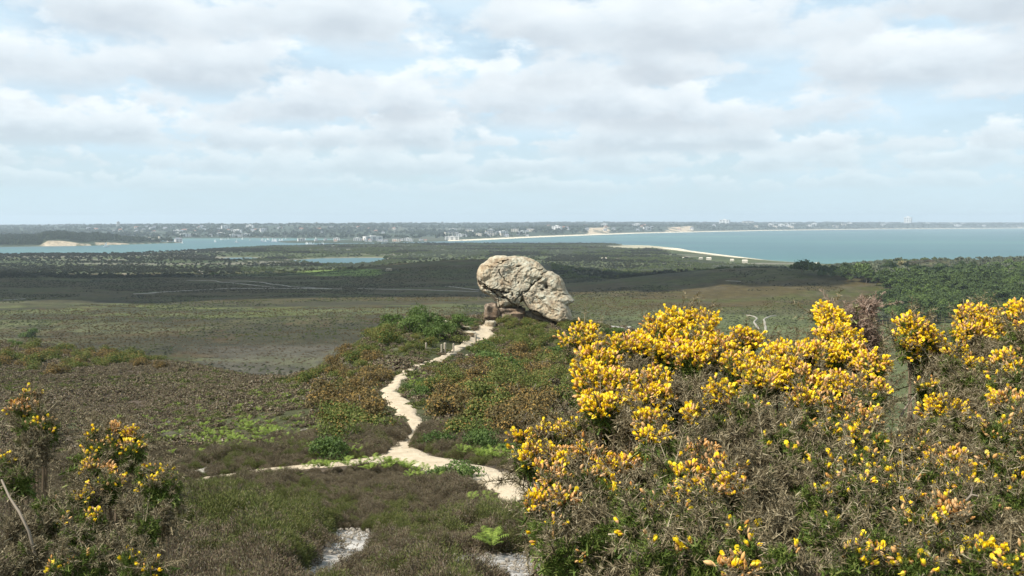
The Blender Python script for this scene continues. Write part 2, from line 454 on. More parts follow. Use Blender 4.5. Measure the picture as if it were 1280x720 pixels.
gm, nt, b = mat('heath_ground')
at = N(nt, 'ShaderNodeAttribute', attribute_name='cover')
geo = N(nt, 'ShaderNodeNewGeometry')
def gnoise(scale, detail, st=None):
    n = N(nt, 'ShaderNodeTexNoise'); n.inputs['Scale'].default_value = scale; n.inputs['Detail'].default_value = detail; n.inputs['Roughness'].default_value = .65
    if st:
        mp = N(nt, 'ShaderNodeMapping'); mp.inputs['Scale'].default_value = st; nt.links.new(geo.outputs['Position'], mp.inputs[0]); nt.links.new(mp.outputs[0], n.inputs['Vector'])
    else: nt.links.new(geo.outputs['Position'], n.inputs['Vector'])
    return n.outputs[0]
a1 = gnoise(.16, 9); a2 = gnoise(3.2, 6)
mm = N(nt, 'ShaderNodeMath', operation='MULTIPLY'); nt.links.new(a1, mm.inputs[0]); nt.links.new(a2, mm.inputs[1])
mr = N(nt, 'ShaderNodeMapRange'); mr.inputs['From Min'].default_value = .14; mr.inputs['From Max'].default_value = .38; mr.inputs['To Min'].default_value = .55; mr.inputs['To Max'].default_value = 1.5
nt.links.new(mm.outputs[0], mr.inputs[0])
vm = N(nt, 'ShaderNodeVectorMath', operation='SCALE'); nt.links.new(at.outputs['Color'], vm.inputs[0]); nt.links.new(mr.outputs[0], vm.inputs['Scale'])
nt.links.new(vm.outputs[0], b.inputs['Base Color'])
b.inputs['Roughness'].default_value = .95; b.inputs['Specular IOR Level'].default_value = .1
bp = N(nt, 'ShaderNodeBump'); bp.inputs['Strength'].default_value = .9; bp.inputs['Distance'].default_value = .35
nt.links.new(gnoise(.9, 8), bp.inputs['Height']); nt.links.new(bp.outputs[0], b.inputs['Normal'])
ground = make_mesh('ground', V, [fan, np.vstack([q, seam])], gm, smooth=True)
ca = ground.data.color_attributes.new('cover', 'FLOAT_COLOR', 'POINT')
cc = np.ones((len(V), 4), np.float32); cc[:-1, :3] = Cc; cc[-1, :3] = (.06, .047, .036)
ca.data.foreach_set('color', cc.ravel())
ground['kind'] = 'structure'

# sea, harbour and lakes: one level sheet
wm, nt, b = mat('sea_water')
geo = N(nt, 'ShaderNodeNewGeometry')
mp = N(nt, 'ShaderNodeMapping'); mp.inputs['Scale'].default_value = (.0006, .0022, 1); nt.links.new(geo.outputs['Position'], mp.inputs[0])
n1 = N(nt, 'ShaderNodeTexNoise'); n1.inputs['Scale'].default_value = 1.0; n1.inputs['Detail'].default_value = 6; nt.links.new(mp.outputs[0], n1.inputs['Vector'])
c = ramp(nt, n1.outputs[0], [(.36, (.030, .085, .105)), (.52, (.038, .115, .120)), (.66, (.055, .145, .130))])
nt.links.new(c, b.inputs['Base Color'])
b.inputs['Roughness'].default_value = .42; b.inputs['IOR'].default_value = 1.33; b.inputs['Specular IOR Level'].default_value = .30
n2 = N(nt, 'ShaderNodeTexNoise'); n2.inputs['Scale'].default_value = .12; n2.inputs['Detail'].default_value = 5; nt.links.new(geo.outputs['Position'], n2.inputs['Vector'])
bp = N(nt, 'ShaderNodeBump'); bp.inputs['Strength'].default_value = .6; bp.inputs['Distance'].default_value = 1.2
nt.links.new(n2.outputs[0], bp.inputs['Height']); nt.links.new(bp.outputs[0], b.inputs['Normal'])
wv = [(0, 0, 0)]; wf = []
for k in range(96): wv.append((13900 * math.cos(k * math.pi / 48), 13900 * math.sin(k * math.pi / 48), 0))
for k in range(96): wf.append((0, 1 + k, 1 + (k + 1) % 96))
sea = make_mesh('sea', np.array(wv), [np.array(wf)], wm); sea['kind'] = 'structure'

# ------------------------------------------------------------------ paths
def sandmat(name, c0, c1, sc=2.2):
    m, nt, b = mat(name)
    geo = N(nt, 'ShaderNodeNewGeometry')
    n = N(nt, 'ShaderNodeTexNoise'); n.inputs['Scale'].default_value = sc; n.inputs['Detail'].default_value = 10; n.inputs['Roughness'].default_value = .78
    nt.links.new(geo.outputs['Position'], n.inputs['Vector'])
    nt.links.new(ramp(nt, n.outputs[0], [(.32, c0), (.62, c1)]), b.inputs['Base Color'])
    b.inputs['Roughness'].default_value = .95; b.inputs['Specular IOR Level'].default_value = .1
    n2 = N(nt, 'ShaderNodeTexNoise'); n2.inputs['Scale'].default_value = 14; n2.inputs['Detail'].default_value = 6; nt.links.new(geo.outputs['Position'], n2.inputs['Vector'])
    bp = N(nt, 'ShaderNodeBump'); bp.inputs['Strength'].default_value = .8; bp.inputs['Distance'].default_value = .05
    nt.links.new(n2.outputs[0], bp.inputs['Height']); nt.links.new(bp.outputs[0], b.inputs['Normal'])
    return m
M_sand = sandmat('path_sand', (.36, .285, .19), (.52, .43, .31))
M_pale = sandmat('pale_track', (.20, .18, .15), (.33, .30, .25), .3)

PATHPTS = []          # (x, y, half width) for keeping plants off the sand
def ribbon(name, pts, m, step=.35, lift=.03, wob=.25, taper=True):
    W = [(hit(a, b_), w) for a, b_, w in pts]
    C3 = np.array([p for p, _ in W]); ws = np.array([w for _, w in W])
    ws = ws * (.82 if name == 'path' else 1)
    L = np.concatenate([[0], np.cumsum(np.linalg.norm(np.diff(C3[:, :2], axis=0), axis=1))])
    n = max(8, int(L[-1] / step)); t = np.linspace(0, L[-1], n)
    x = np.interp(t, L, C3[:, 0]); y = np.interp(t, L, C3[:, 1]); w = np.interp(t, L, ws)
    k = np.hanning(9)[1:-1]; k /= k.sum()
    def sm(v): return np.convolve(np.pad(v, 3, mode='edge'), k, 'valid')
    x, y, w = sm(x), sm(y), sm(w)
    tx, ty = np.gradient(x), np.gradient(y); l = np.hypot(tx, ty) + 1e-9; nx, ny = -ty / l, tx / l
    if taper: w = w * np.minimum(1, np.minimum(t, L[-1] - t) / (L[-1] * .04) + .35)
    A = 6; V = []
    for a in range(A + 1):
        f = (a / A - .5) * 2
        e = w / 2 * f * (1 + wob * 2 * (vnoise(t / (3 * step) + 50 * (f > 0), t * 0 + 3, 9) - .5) + wob * 1.4 * (vnoise(t / (.9 * step) + 50 * (f > 0), t * 0 + 8, 19) - .5))
        xx = x + nx * e; yy = y + ny * e
        V.append(np.column_stack([xx, yy, height(xx, yy) + lift * (1.0 if abs(f) < .99 else -1.0)]))
    V = np.array(V); V[1:A, :, 2] = np.maximum(V[1:A, :, 2], V[1:A, :, 2].mean(0)[None] - .05)
    idx = np.arange((A + 1) * n).reshape(A + 1, n)
    q = np.stack([idx[:-1, :-1], idx[:-1, 1:], idx[1:, 1:], idx[1:, :-1]], -1).reshape(-1, 4)[:, ::-1]
    o = make_mesh(name, V.reshape(-1, 3), [q], m, smooth=True); o['kind'] = 'structure'
    for j in range(0, n): PATHPTS.append((x[j], y[j], w[j] / 2))
    return o
ribbon('path', [(790, 668, 1.2), (740, 650, 1.7), (690, 629, 2.0), (640, 608, 2.1), (600, 596, 1.95), (560, 584, 1.6), (530, 577, 1.5), (508, 572, 1.5), (499, 563, .95), (513, 548, .6), (521, 535, .8), (516, 521, .95),
                (500, 508, 1.0), (489, 496, 1.05), (487, 488, .95), (498, 477, .85), (503, 467, .8), (520, 459, .75), (545, 452, .7), (560, 444, .65), (575, 435, .8), (590, 428, 1.1), (604, 421, 2.0), (606, 412, 1.5), (611, 403, 1.2)], M_sand, step=.3, lift=.05, wob=.5)
ribbon('path', [(500, 572, 1.2), (460, 577, .8), (420, 583, .85), (380, 585, .8), (330, 590, .85), (275, 597, .85), (232, 604, .7)], M_sand, lift=.04, wob=.5)
ribbon('path', [(218, 601, .5), (250, 590, .75), (280, 580, .3), (310, 566, .15), (340, 553, .4)], M_pale, lift=.03, wob=.6)
ribbon('path', [(345, 551, .25), (375, 539, .7), (398, 533, .75), (424, 528, .6)], M_pale, lift=.03, wob=.5)
FARP = [
 [(165, 368, 3), (190, 366.5, 5), (200, 365.5, 2), (236, 363.5, 2), (285, 361, 1.8), (330, 360.8, 2), (372, 361, 3.5), (402, 361.2, 3), (430, 361.5, 1.2)],
 [(232, 350.5, 1.4), (269, 351.2, 2.4), (300, 355, 2.2), (330, 358.2, 2.2), (345, 359.5, 1.4)],
 [(286, 351.5, 1.2), (312, 351.6, 2), (336, 355, 2.6), (363, 358.6, 2.6), (395, 360.5, 3), (420, 361.4, 1.5)],
 [(249, 337.5, 2.0), (252, 340, 3.0), (255, 342.5, 3.0), (259, 346.5, 2.5)],
 [(443, 361, .8), (497, 362, 1.6), (530, 362.6, 1), (566, 364, 1.8), (600, 365, 1)],
 [(556, 358, 1.2), (575, 360, 1.8), (600, 363, 1.6)],
 [(931, 394, .4), (940, 395, .9), (947, 398, 1.0), (942, 403, 1.2), (946, 408, 1.2), (949, 413, .7)],
 [(972, 394.6, .5), (966, 395, .9), (955, 399, 1.1), (956, 405, 1.4), (957, 411, 1.2), (957, 417, .6)],
 [(0, 375.5, .6), (18, 374.8, 1.6), (34, 373.5, .6)],
 [(905, 351, .3), (918, 351.8, .7), (928, 352.5, .3)]]
for f in FARP: ribbon('track', [(a_, b_, w_ * .72) for a_, b_, w_ in f], M_pale, step=1.6, lift=.30, wob=.5)
NPATH = len([p for p in PATHPTS if p[1] < 90]); PP = np.array(PATHPTS)
def on_path(x, y, extra=.1):
    out = np.zeros(len(x), bool)
    for a in range(0, len(x), 4000):
        dx = x[a:a + 4000, None] - PP[None, :, 0]; dy = y[a:a + 4000, None] - PP[None, :, 1]
        out[a:a + 4000] = ((dx * dx + dy * dy) < (PP[None, :, 2] + extra) ** 2).any(1)
    return out
# ================================================================== PLANT MATERIALS
M_heath = leafmat('heather_brown', [(.05, (.055, .038, .022)), (.35, (.130, .092, .056)), (.62, (.190, .145, .100)), (.85, (.115, .120, .036)), (1, (.30, .25, .20))], .9)
M_heathg = leafmat('heather_green', [(.05, (.045, .055, .012)), (.4, (.100, .120, .024)), (.65, (.160, .145, .050)), (.85, (.080, .115, .02)), (1, (.22, .19, .11))], .85, .1)
M_brack = leafmat('fern_green', [(0, (.09, .13, .018)), (.5, (.155, .215, .030)), (1, (.25, .31, .055))], .7, .3)
M_midg = leafmat('gorse_foliage', [(0, (.040, .060, .012)), (.4, (.095, .125, .024)), (.7, (.140, .145, .036)), (1, (.20, .18, .07))], .8, .1, noise=1.3)
M_midgd = leafmat('gorse_foliage_brown', [(0, (.045, .040, .018)), (.35, (.105, .085, .03)), (.7, (.15, .105, .045)), (1, (.10, .12, .035))], .85, .1, noise=1.3)
M_ginger = leafmat('faded_blossom', [(0, (.15, .092, .028)), (.5, (.23, .140, .036)), (1, (.34, .22, .06))], .8, .1)
M_bramg = leafmat('bramble_leaf', [(0, (.035, .060, .014)), (.4, (.070, .115, .024)), (.75, (.115, .165, .036)), (1, (.16, .19, .06))], .65, .25, noise=1.1)
M_tree = [leafmat('oak_leaf', [(0, (.030, .048, .014)), (.5, (.056, .084, .022)), (1, (.092, .13, .035))], .8, .1, noise=.16),
          leafmat('birch_leaf', [(0, (.050, .078, .018)), (.5, (.088, .132, .030)), (1, (.135, .18, .050))], .8, .15, noise=.16),
          leafmat('pale_willow_leaf', [(0, (.065, .075, .045)), (.5, (.11, .125, .075)), (1, (.17, .18, .11))], .8, .1, noise=.16),
          leafmat('buff_leaf', [(0, (.16, .14, .06)), (1, (.30, .26, .12))], .8, .1)]
M_fartree = leafmat('far_leaf', [(0, (.028, .042, .020)), (.5, (.045, .065, .028)), (1, (.075, .095, .045))], .9)
M_scrub = leafmat('scrub_leaf', [(0, (.045, .062, .018)), (.5, (.088, .112, .034)), (1, (.16, .17, .065))], .9, noise=.3)
M_scrubd = leafmat('dark_scrub_leaf', [(0, (.022, .026, .013)), (.5, (.042, .045, .022)), (1, (.075, .065, .04))], .9, noise=.3)
M_bark = plainmat('bark', (.16, .13, .10), .9)
M_twig = plainmat('grey_twig', (.22, .18, .135), .9)

# ================================================================== PROTOTYPES
def leaves_on(pos, nrm, size, aspect=1.0, jitter=.6, up=.0):
    """one little face per point, four corners, roughly facing nrm"""
    n = len(pos)
    D = nrm + rng.normal(size=(n, 3)) * jitter + np.array([0, 0, up])
    M = frames(D)
    s = size * rng.uniform(.6, 1.3, n)
    base = np.array([[-.5, -.5, 0], [.5, -.35, .12], [.42, .5, 0], [-.38, .42, .12]]) * np.array([1, aspect, 1])
    W = np.einsum('nij,vj->nvi', M, base) * s[:, None, None] + pos[:, None]
    return W.reshape(-1, 3), np.arange(4 * n).reshape(-1, 4)

def lumpy(n, rx, ry, rz, k, lump=.42, base=.0, seed=0, shell=.25):
    """points spread over k lumps filling a half-open crown"""
    g = np.random.default_rng(seed)
    cs = g.normal(size=(k, 3)); cs /= np.linalg.norm(cs, axis=1, keepdims=True)
    cs[:, 2] = np.abs(cs[:, 2]) * 1.1 - .15
    cs *= g.uniform(.45, .82, (k, 1))
    cs[:max(1, k // 6)] *= .3
    ls = g.uniform(.7, 1.25, k) * lump
    which = g.integers(0, k, n)
    d = g.normal(size=(n, 3)); d /= np.linalg.norm(d, axis=1, keepdims=True)
    d[:, 2] = np.where(d[:, 2] < -.3, -d[:, 2], d[:, 2])
    r = ls[which] * (1 - shell * g.random(n) ** 1.5) * (1 + .15 * g.normal(size=n))
    p = cs[which] + d * r[:, None]
    p = p * np.array([rx, ry, rz]); p[:, 2] += base
    return p, d

def blades(n, rad, h, w, lean=.5, segs=2):
    """thin upright shoots from a common foot"""
    a = rng.uniform(0, 2 * math.pi, n); r = rad * np.sqrt(rng.random(n)) * .55
    foot = np.column_stack([r * np.cos(a), r * np.sin(a), np.zeros(n)])
    out = np.column_stack([np.cos(a), np.sin(a), np.zeros(n)]) * (rng.random((n, 1)) * rad * .75) + rng.normal(size=(n, 3)) * .03 * [1, 1, 0]
    hh = h * rng.uniform(.55, 1.08, n) * (1 - .35 * (np.hypot(out[:, 0], out[:, 1]) / rad) ** 2)
    tip = foot + out; tip[:, 2] = hh
    mid = foot * .45 + tip * .55 + out * .05; mid[:, 2] = hh * .5
    return foot, mid, tip

def heather_proto(name, m, n=120, rad=.26, h=.36, w=.006, nl=14, ls=.022):
    bag = Bag()
    foot, mid, tip = blades(n, rad, h, w)
    side = np.cross(tip - foot, rng.normal(size=(n, 3))); side /= np.linalg.norm(side, axis=1, keepdims=True) + 1e-9
    side *= w / 2
    V = np.stack([foot - side, foot + side, mid + side * .8, mid - side * .8, tip], 1).reshape(-1, 3)
    o = np.arange(n)[:, None] * 5
    bag.add((V, (o + np.array([0, 1, 2, 3]))), 0)
    bag.V.append(np.zeros((0, 3))); 
    bag.add((np.stack([mid - side * .8, mid + side * .8, tip], 1).reshape(-1, 3), np.arange(3 * n).reshape(-1, 3)), 0)
    t = rng.uniform(.3, 1.02, (n, nl, 1))
    p = (mid[:, None] * (1 - np.clip((t - .5) * 2, 0, 1)) + tip[:, None] * np.clip((t - .5) * 2, 0, 1)) * (t > .5) + (foot[:, None] * (1 - np.clip(t * 2, 0, 1)) + mid[:, None] * np.clip(t * 2, 0, 1)) * (t <= .5)
    p = p.reshape(-1, 3) + rng.normal(size=(n * nl, 3)) * ls * .35
    dirv = np.repeat(tip - foot, nl, 0); dirv /= np.linalg.norm(dirv, axis=1, keepdims=True)
    dirv = dirv * 1.0 + rng.normal(size=dirv.shape) * .55
    sd = np.cross(dirv, rng.normal(size=dirv.shape)); sd /= np.linalg.norm(sd, axis=1, keepdims=True) + 1e-9
    l = ls * rng.uniform(.6, 1.3, (len(p), 1))
    T = np.stack([p - sd * l * .18, p + sd * l * .18, p + dirv * l], 1).reshape(-1, 3)
    bag.add((T, np.arange(len(T)).reshape(-1, 3)), 0)
    o = bag.build(name, m, link=False)
    return o

def fern_proto(name):
    bag = Bag()
    for k in range(5):
        a = k * 1.3 + rng.random(); L = rng.uniform(.28, .42)
        pts = [np.array([math.cos(a) * L * t * .7, math.sin(a) * L * t * .7, L * (t * 1.1 - .55 * t * t)]) for t in np.linspace(.15, 1, 9)]
        sx = np.array([-math.sin(a), math.cos(a), 0])
        for i, p in enumerate(pts[:-1]):
            w = .085 * math.sin(math.pi * (1 - i / 9) * .9) + .01
            for s in (-1, 1):
                fwd = pts[i + 1] - p
                V = np.array([p, p + fwd * .9, p + sx * s * w + fwd * 1.3 - [0, 0, .02]])
                bag.add((V, np.array([[0, 1, 2]])), 0)
    return bag.build(name, M_brack, link=False)

def clump_proto(name, m, n, r, h, leaf, k=7, seed=1, base=0.0, mb=None, nb=0, lb=.03):
    bag = Bag()
    p, d = lumpy(n, r, r, h * .75, k, seed=seed, base=base)
    p[:, 2] = np.maximum(p[:, 2], -.05 * h + .0)
    bag.add(leaves_on(p, d, leaf, .7, .7), 0)
    return bag.build(name, m, link=False)

def scatter_stuff(name, pts, scale, protos, which, label, tiltamt=.12, stretch=None):
    """one ground-cover object: geometry nodes drop the plant shapes on its points"""
    me = bpy.data.meshes.new(name); n = len(pts)
    me.vertices.add(n); me.vertices.foreach_set('co', np.asarray(pts, np.float32).ravel())
    a = me.attributes.new('rot', 'FLOAT_VECTOR', 'POINT')
    a.data.foreach_set('vector', np.column_stack([rng.normal(size=n) * tiltamt, rng.normal(size=n) * tiltamt, rng.uniform(0, 6.28, n)]).astype(np.float32).ravel())
    a = me.attributes.new('siz', 'FLOAT_VECTOR', 'POINT')
    sc = np.repeat(np.asarray(scale)[:, None], 3, 1) * (rng.uniform(.8, 1.2, (n, 3)))
    a.data.foreach_set('vector', sc.astype(np.float32).ravel())
    a = me.attributes.new('pick', 'INT', 'POINT'); a.data.foreach_set('value', np.asarray(which, np.int32))
    o = bpy.data.objects.new(name, me); COL.objects.link(o)
    pc = bpy.data.collections.new(name + '_plants')
    for k, p in enumerate(protos):
        p.name = '%03d_%s' % (k, p.name); pc.objects.link(p)
    ng = bpy.data.node_groups.new(name, 'GeometryNodeTree')
    ng.interface.new_socket('Geometry', in_out='INPUT', socket_type='NodeSocketGeometry')
    ng.interface.new_socket('Geometry', in_out='OUTPUT', socket_type='NodeSocketGeometry')
    gi = ng.nodes.new('NodeGroupInput'); go = ng.nodes.new('NodeGroupOutput')
    m2p = ng.nodes.new('GeometryNodeMeshToPoints'); iop = ng.nodes.new('GeometryNodeInstanceOnPoints')
    ci = ng.nodes.new('GeometryNodeCollectionInfo'); ci.inputs['Collection'].default_value = pc
    ci.inputs['Separate Children'].default_value = True; ci.inputs['Reset Children'].default_value = True
    iop.inputs['Pick Instance'].default_value = True
    def na(nm, ty):
        x = ng.nodes.new('GeometryNodeInputNamedAttribute'); x.data_type = ty; x.inputs['Name'].default_value = nm; return x.outputs[0]
    L = ng.links.new
    L(gi.outputs[0], m2p.inputs[0]); L(m2p.outputs[0], iop.inputs['Points']); L(ci.outputs[0], iop.inputs['Instance'])
    L(na('pick', 'INT'), iop.inputs['Instance Index']); L(na('siz', 'FLOAT_VECTOR'), iop.inputs['Scale'])
    e2r = ng.nodes.new('FunctionNodeEulerToRotation'); L(na('rot', 'FLOAT_VECTOR'), e2r.inputs[0]); L(e2r.outputs[0], iop.inputs['Rotation'])
    L(iop.outputs[0], go.inputs[0])
    md = o.modifiers.new('plants', 'NODES'); md.node_group = ng
    o['kind'] = 'stuff'; o['label'] = label
    return o

def wedge(n, d0, d1, power=1.0, th=34, side=None):
    """points over the ground in front, even per ground area"""
    r = np.sqrt(rng.uniform(d0 ** 2, d1 ** 2, n)); t = rng.uniform(R(-th), R(th), n)
    return r * np.sin(t), r * np.cos(t)

# ================================================================== HEATHER, FERNS (countless: stuff)
def dome_proto(name, m, n, r, h, l, w, seed):
    g = np.random.default_rng(seed); bag = Bag()
    a = g.uniform(0, 6.283, n); q = np.sqrt(g.random(n)); lum = 1 + .35 * (vnoise(np.cos(a) * q * 4 + seed * 7, np.sin(a) * q * 4, seed) - .5) * 2
    p = np.column_stack([np.cos(a) * q * r, np.sin(a) * q * r, h * np.sqrt(np.maximum(0, 1 - q ** 2 * .92)) * lum * g.uniform(.62, 1, n)])
    out = np.column_stack([np.cos(a) * q, np.sin(a) * q, np.full(n, .85)])
    for rep in range(3):
        D = out + g.normal(size=(n, 3)) * .38; D /= np.linalg.norm(D, axis=1, keepdims=True)
        S = np.cross(D, g.normal(size=(n, 3))); S /= np.linalg.norm(S, axis=1, keepdims=True)
        L_ = l * g.uniform(.5, 1.3, (n, 1)); W_ = w * g.uniform(.6, 1.4, (n, 1))
        b0 = p + g.normal(size=(n, 3)) * l * .35
        V = np.stack([b0, b0 + D * L_ * .5 + S * W_, b0 + D * L_, b0 + D * L_ * .5 - S * W_], 1).reshape(-1, 3)
        bag.add((V, np.arange(4 * n).reshape(-1, 4)), 0)
    return bag.build(name, m, link=False)
hp = [dome_proto('heather_clump', M_heath, 2000, .30, .27, .026, .0021, 1), dome_proto('heather_clump', M_heath, 1900, .26, .31, .028, .0021, 2), dome_proto('heather_clump', M_heathg, 2000, .28, .31, .030, .0021, 3), dome_proto('heather_clump', M_heathg, 1900, .24, .36, .034, .0020, 4)]

def heather_points(n, d0, d1, th=36, bt=.70):
    x, y = wedge(n, d0, d1, th=th)
    z = height(x, y); px, row = px_of(x, y, z)
    ok = ~on_path(x, y, .0) & (sand_at(x, y) < .35)
    ok &= ~((y < 26) & (on_path(x, y + .35, .0) | on_path(x, y + .7, -.05) | ((px < 345) & on_path(x, y + 1.15, .0))))
    bare = fbm(x, y, 3.5, 66, 3)
    ok &= bare < bt
    return x[ok], y[ok], z[ok], px[ok], row[ok]
x, y, z, px, row = heather_points(16500, 5.6, 26, 36, .80)
fk = (sand_at(x, y + .45) < .3) & (sand_at(x, y + .9) < .5) & ~((y < 7.5) & (px > 600) & (px < 700)) & ~((y < 7.2) & (px > 415) & (px < 452))
x, y, z, px, row = x[fk], y[fk], z[fk], px[fk], row[fk]
n1 = fbm(x, y, 3.5, 71, 3)
greenp = .10 + .9 * (n1 - .5) + .6 * np.exp(-((px - 310) / 130) ** 2 - ((row - 665) / 60) ** 2) + .2 * np.exp(-((px - 620) / 60) ** 2 - ((row - 690) / 30) ** 2)
wh = np.where(rng.random(len(x)) < greenp, rng.integers(2, 4, len(x)), rng.integers(0, 2, len(x)))
sc = rng.uniform(.75, 1.25, len(x)) * (.42 + 1.3 * fbm(x, y, 1.7, 81, 3)) * np.interp(y, [6.5, 10, 13, 19, 22, 26], [.72, .8, .55, .5, .7, .85]) * np.where((row > 600) & (px > 180) & (px < 410), 1.25, 1.0) * np.where((px > 560) & (px < 680) & (row > 610) & (row < 700), 1.35, 1)
scatter_stuff('heather', np.column_stack([x, y, z - .03]), sc, hp, wh, 'brown and green heather covering the slope in the foreground')
hq = [clump_proto('heather_hummock', M_heath, 420, .36, .34, .05, 6, 3), clump_proto('heather_hummock', M_heath, 380, .42, .26, .05, 6, 4), clump_proto('heather_hummock', M_heathg, 420, .36, .34, .05, 6, 5)]
x, y, z, px, row = heather_points(40000, 24, 135, 34)
rid = (px > 420) & (px < 800)
n1 = fbm(x, y, 9, 72, 3)
wh = np.where(rng.random(len(x)) < (.16 + .9 * (n1 - .5) + .25 * rid), 2, rng.integers(0, 2, len(x)))
sc = rng.uniform(.8, 1.3, len(x)) * np.interp(y, [24, 60, 135], [.85, 1.1, 1.7]) * (.45 + 1.1 * fbm(x, y, 5, 82, 3))
scatter_stuff('heather', np.column_stack([x, y, z - .03]), sc, hq, wh, 'brown heather covering the farther slope and hill shoulder')
fp = [fern_proto('fern'), fern_proto('fern')]
pts = []
for (cx, cy, rx, ry, n) in [(330, 548, 110, 20, 240), (400, 560, 60, 16, 180), (280, 560, 60, 14, 60), (420, 592, 120, 8, 60), (500, 590, 30, 6, 30), (660, 590, 60, 14, 110), (600, 575, 60, 8, 90), (360, 500, 90, 18, 70), (230, 530, 120, 26, 50), (560, 605, 50, 8, 30), (520, 480, 30, 20, 60), (610, 440, 60, 30, 60)]:
    for _ in range(int(n * .55)):
        a = rng.normal(cx, rx * .5); b_ = rng.normal(cy, ry * .5)
        q = hit(a, min(b_, 640), 8, 70); pts.append(q)
for (cx, cy, rx, ry, n) in [(640, 640, 60, 14, 16), (612, 690, 16, 10, 5), (690, 660, 30, 16, 10), (180, 600, 12, 6, 3)]:
    for _ in range(n): pts.append(hit(rng.normal(cx, rx * .5), rng.normal(cy, ry * .5), 3, 40))
pts = np.array(pts); pts = pts[~on_path(pts[:, 0], pts[:, 1], .22) & ~on_path(pts[:, 0], pts[:, 1] + .4, .1)]
scatter_stuff('bracken', pts + [0, 0, .12], rng.uniform(.4, .85, len(pts)), fp, rng.integers(0, 2, len(pts)), 'bright green young bracken scattered among the heather')

# ================================================================== MIDDLE-DISTANCE BUSHES (each one a thing)
def mid_bush(name, seed, mf, r, h, n, leaf, mb=None, nb=0, lb=.05, topbias=True):
    root = bpy.data.objects.new(name, None); COL.objects.link(root); root.empty_display_size = .2
    p, d = lumpy(n, r, r, h * .8, 9, seed=seed, base=.05, lump=.44, shell=.4)
    p[:, 2] = np.abs(p[:, 2])
    b1 = Bag(); b1.add(leaves_on(p, d, leaf, .6, .7, .2), 0)
    b1.build('foliage', mf, root)
    if mb is not None:
        p, d = lumpy(nb, r * 1.02, r * 1.02, h * .82, 9, seed=seed, base=.06, lump=.45, shell=.08)
        k = (p[:, 2] > h * .25) & (vnoise(p[:, 0] * 4 / r + 9, p[:, 1] * 4 / r + p[:, 2] * 3, seed) > .38)
        b2 = Bag(); b2.add(leaves_on(p[k], d[k], lb, .7, .6, .2), 0); b2.build('blossom', mb, root)
    b3 = Bag()
    for k in range(5):
        a = k * 1.25 + seed; b3.add(tube([[0, 0, -.1], [.25 * r * math.cos(a), .25 * r * math.sin(a), h * .3], [.55 * r * math.cos(a), .55 * r * math.sin(a), h * .62]], [.035, .025, .012], 5), 0)
    b3.build('stem', M_bark, root)
    return root
PB = {'ginger': [mid_bush('gorse_bush', 11 + k, M_midgd, .85, .95, 3000, .062, M_ginger, 1000, .05) for k in range(3)],
      'gorse': [mid_bush('gorse_bush', 31 + k, M_midg, .85, 1.0, 3000, .062, M_ginger, 420, .05) for k in range(3)],
      'green': [mid_bush('bramble_bush', 51 + k, M_bramg, .9, .85, 2400, .075) for k in range(3)]}
used = set()
def put_bush(kind, x, y, s, label, cat, group, hz=1.0):
    k = rng.integers(0, 3); src = PB[kind][k]
    if (kind, k) in used: o = copy_tree(src)
    else: o = src; used.add((kind, k))
    o.location = (x, y, zat(x, y) - .06); o.rotation_euler = (0, 0, rng.uniform(0, 6.28)); o.scale = (s, s, s * hz)
    tag(o, label, cat, group)
    return o
LB = {
 'ginger': ('gorse bush covered in faded ginger blossom {}', 'gorse bush'),
 'gorse': ('low dark green gorse bush {}', 'gorse bush'),
 'green': ('fresh green leafy bush {}', 'bush')}
def where(px, row, x, y):
    if px < 300 and row < 475: return 'shoulder at the left beyond the heather slope', 'shoulder'
    if row < 445 and px < 600: return 'crest left of the big rock', 'crest left'
    if row < 445: return 'crest below and right of the big rock', 'crest right'
    if row < 500 and px < 500: return 'left of the sandy path near the crest', 'upper left'
    if row < 500: return 'right of the path bend below the rock', 'upper right'
    if px < 505: return 'left of the path just above the fork', 'fork left'
    return 'right of the path just above the fork', 'fork right'
placed = []
def try_place(kind, px, row, s, hz=1.0, gap=.62):
    s = s * 1.22
    if 505 < px < 592 and 434 < row < 478: s *= .5
    if kind == 'ginger' and rng.random() < .36: kind = 'gorse'
    q = hit(px, row, 12, 160); x, y = q[0], q[1]
    for (a, b_, c_) in placed:
        if (a - x) ** 2 + (b_ - y) ** 2 < (gap * (s + c_)) ** 2: return
    if on_path(np.array([x]), np.array([y]), s * .66)[0] or on_path(np.array([x]), np.array([y + 1.3 * s]), s * .35)[0]: return
    if on_path(np.array([x]), np.array([y + 2.6 * s]), s * .2)[0] and y > 40: return
    for rx_, ry_, rr in ROCKCLEAR:
        if (x - rx_) ** 2 + (y - ry_) ** 2 < rr ** 2: return
    placed.append((x, y, s))
    w, g = where(px, row, x, y)
    l, c = LB[kind]
    put_bush(kind, x, y, s, l.format(w), c, '%s %s' % ({'ginger': 'ginger gorse bushes', 'gorse': 'green gorse bushes', 'green': 'leafy bushes'}[kind], g), hz)
ROCKCLEAR = [(uof(640) * 75, 75, 2.6), (uof(680) * 75, 75.5, 2.4), (uof(615) * 73.2, 73.2, 1.5), (uof(784) * 83, 83, 4.2), (uof(610) * 72, 72, 1.2)]
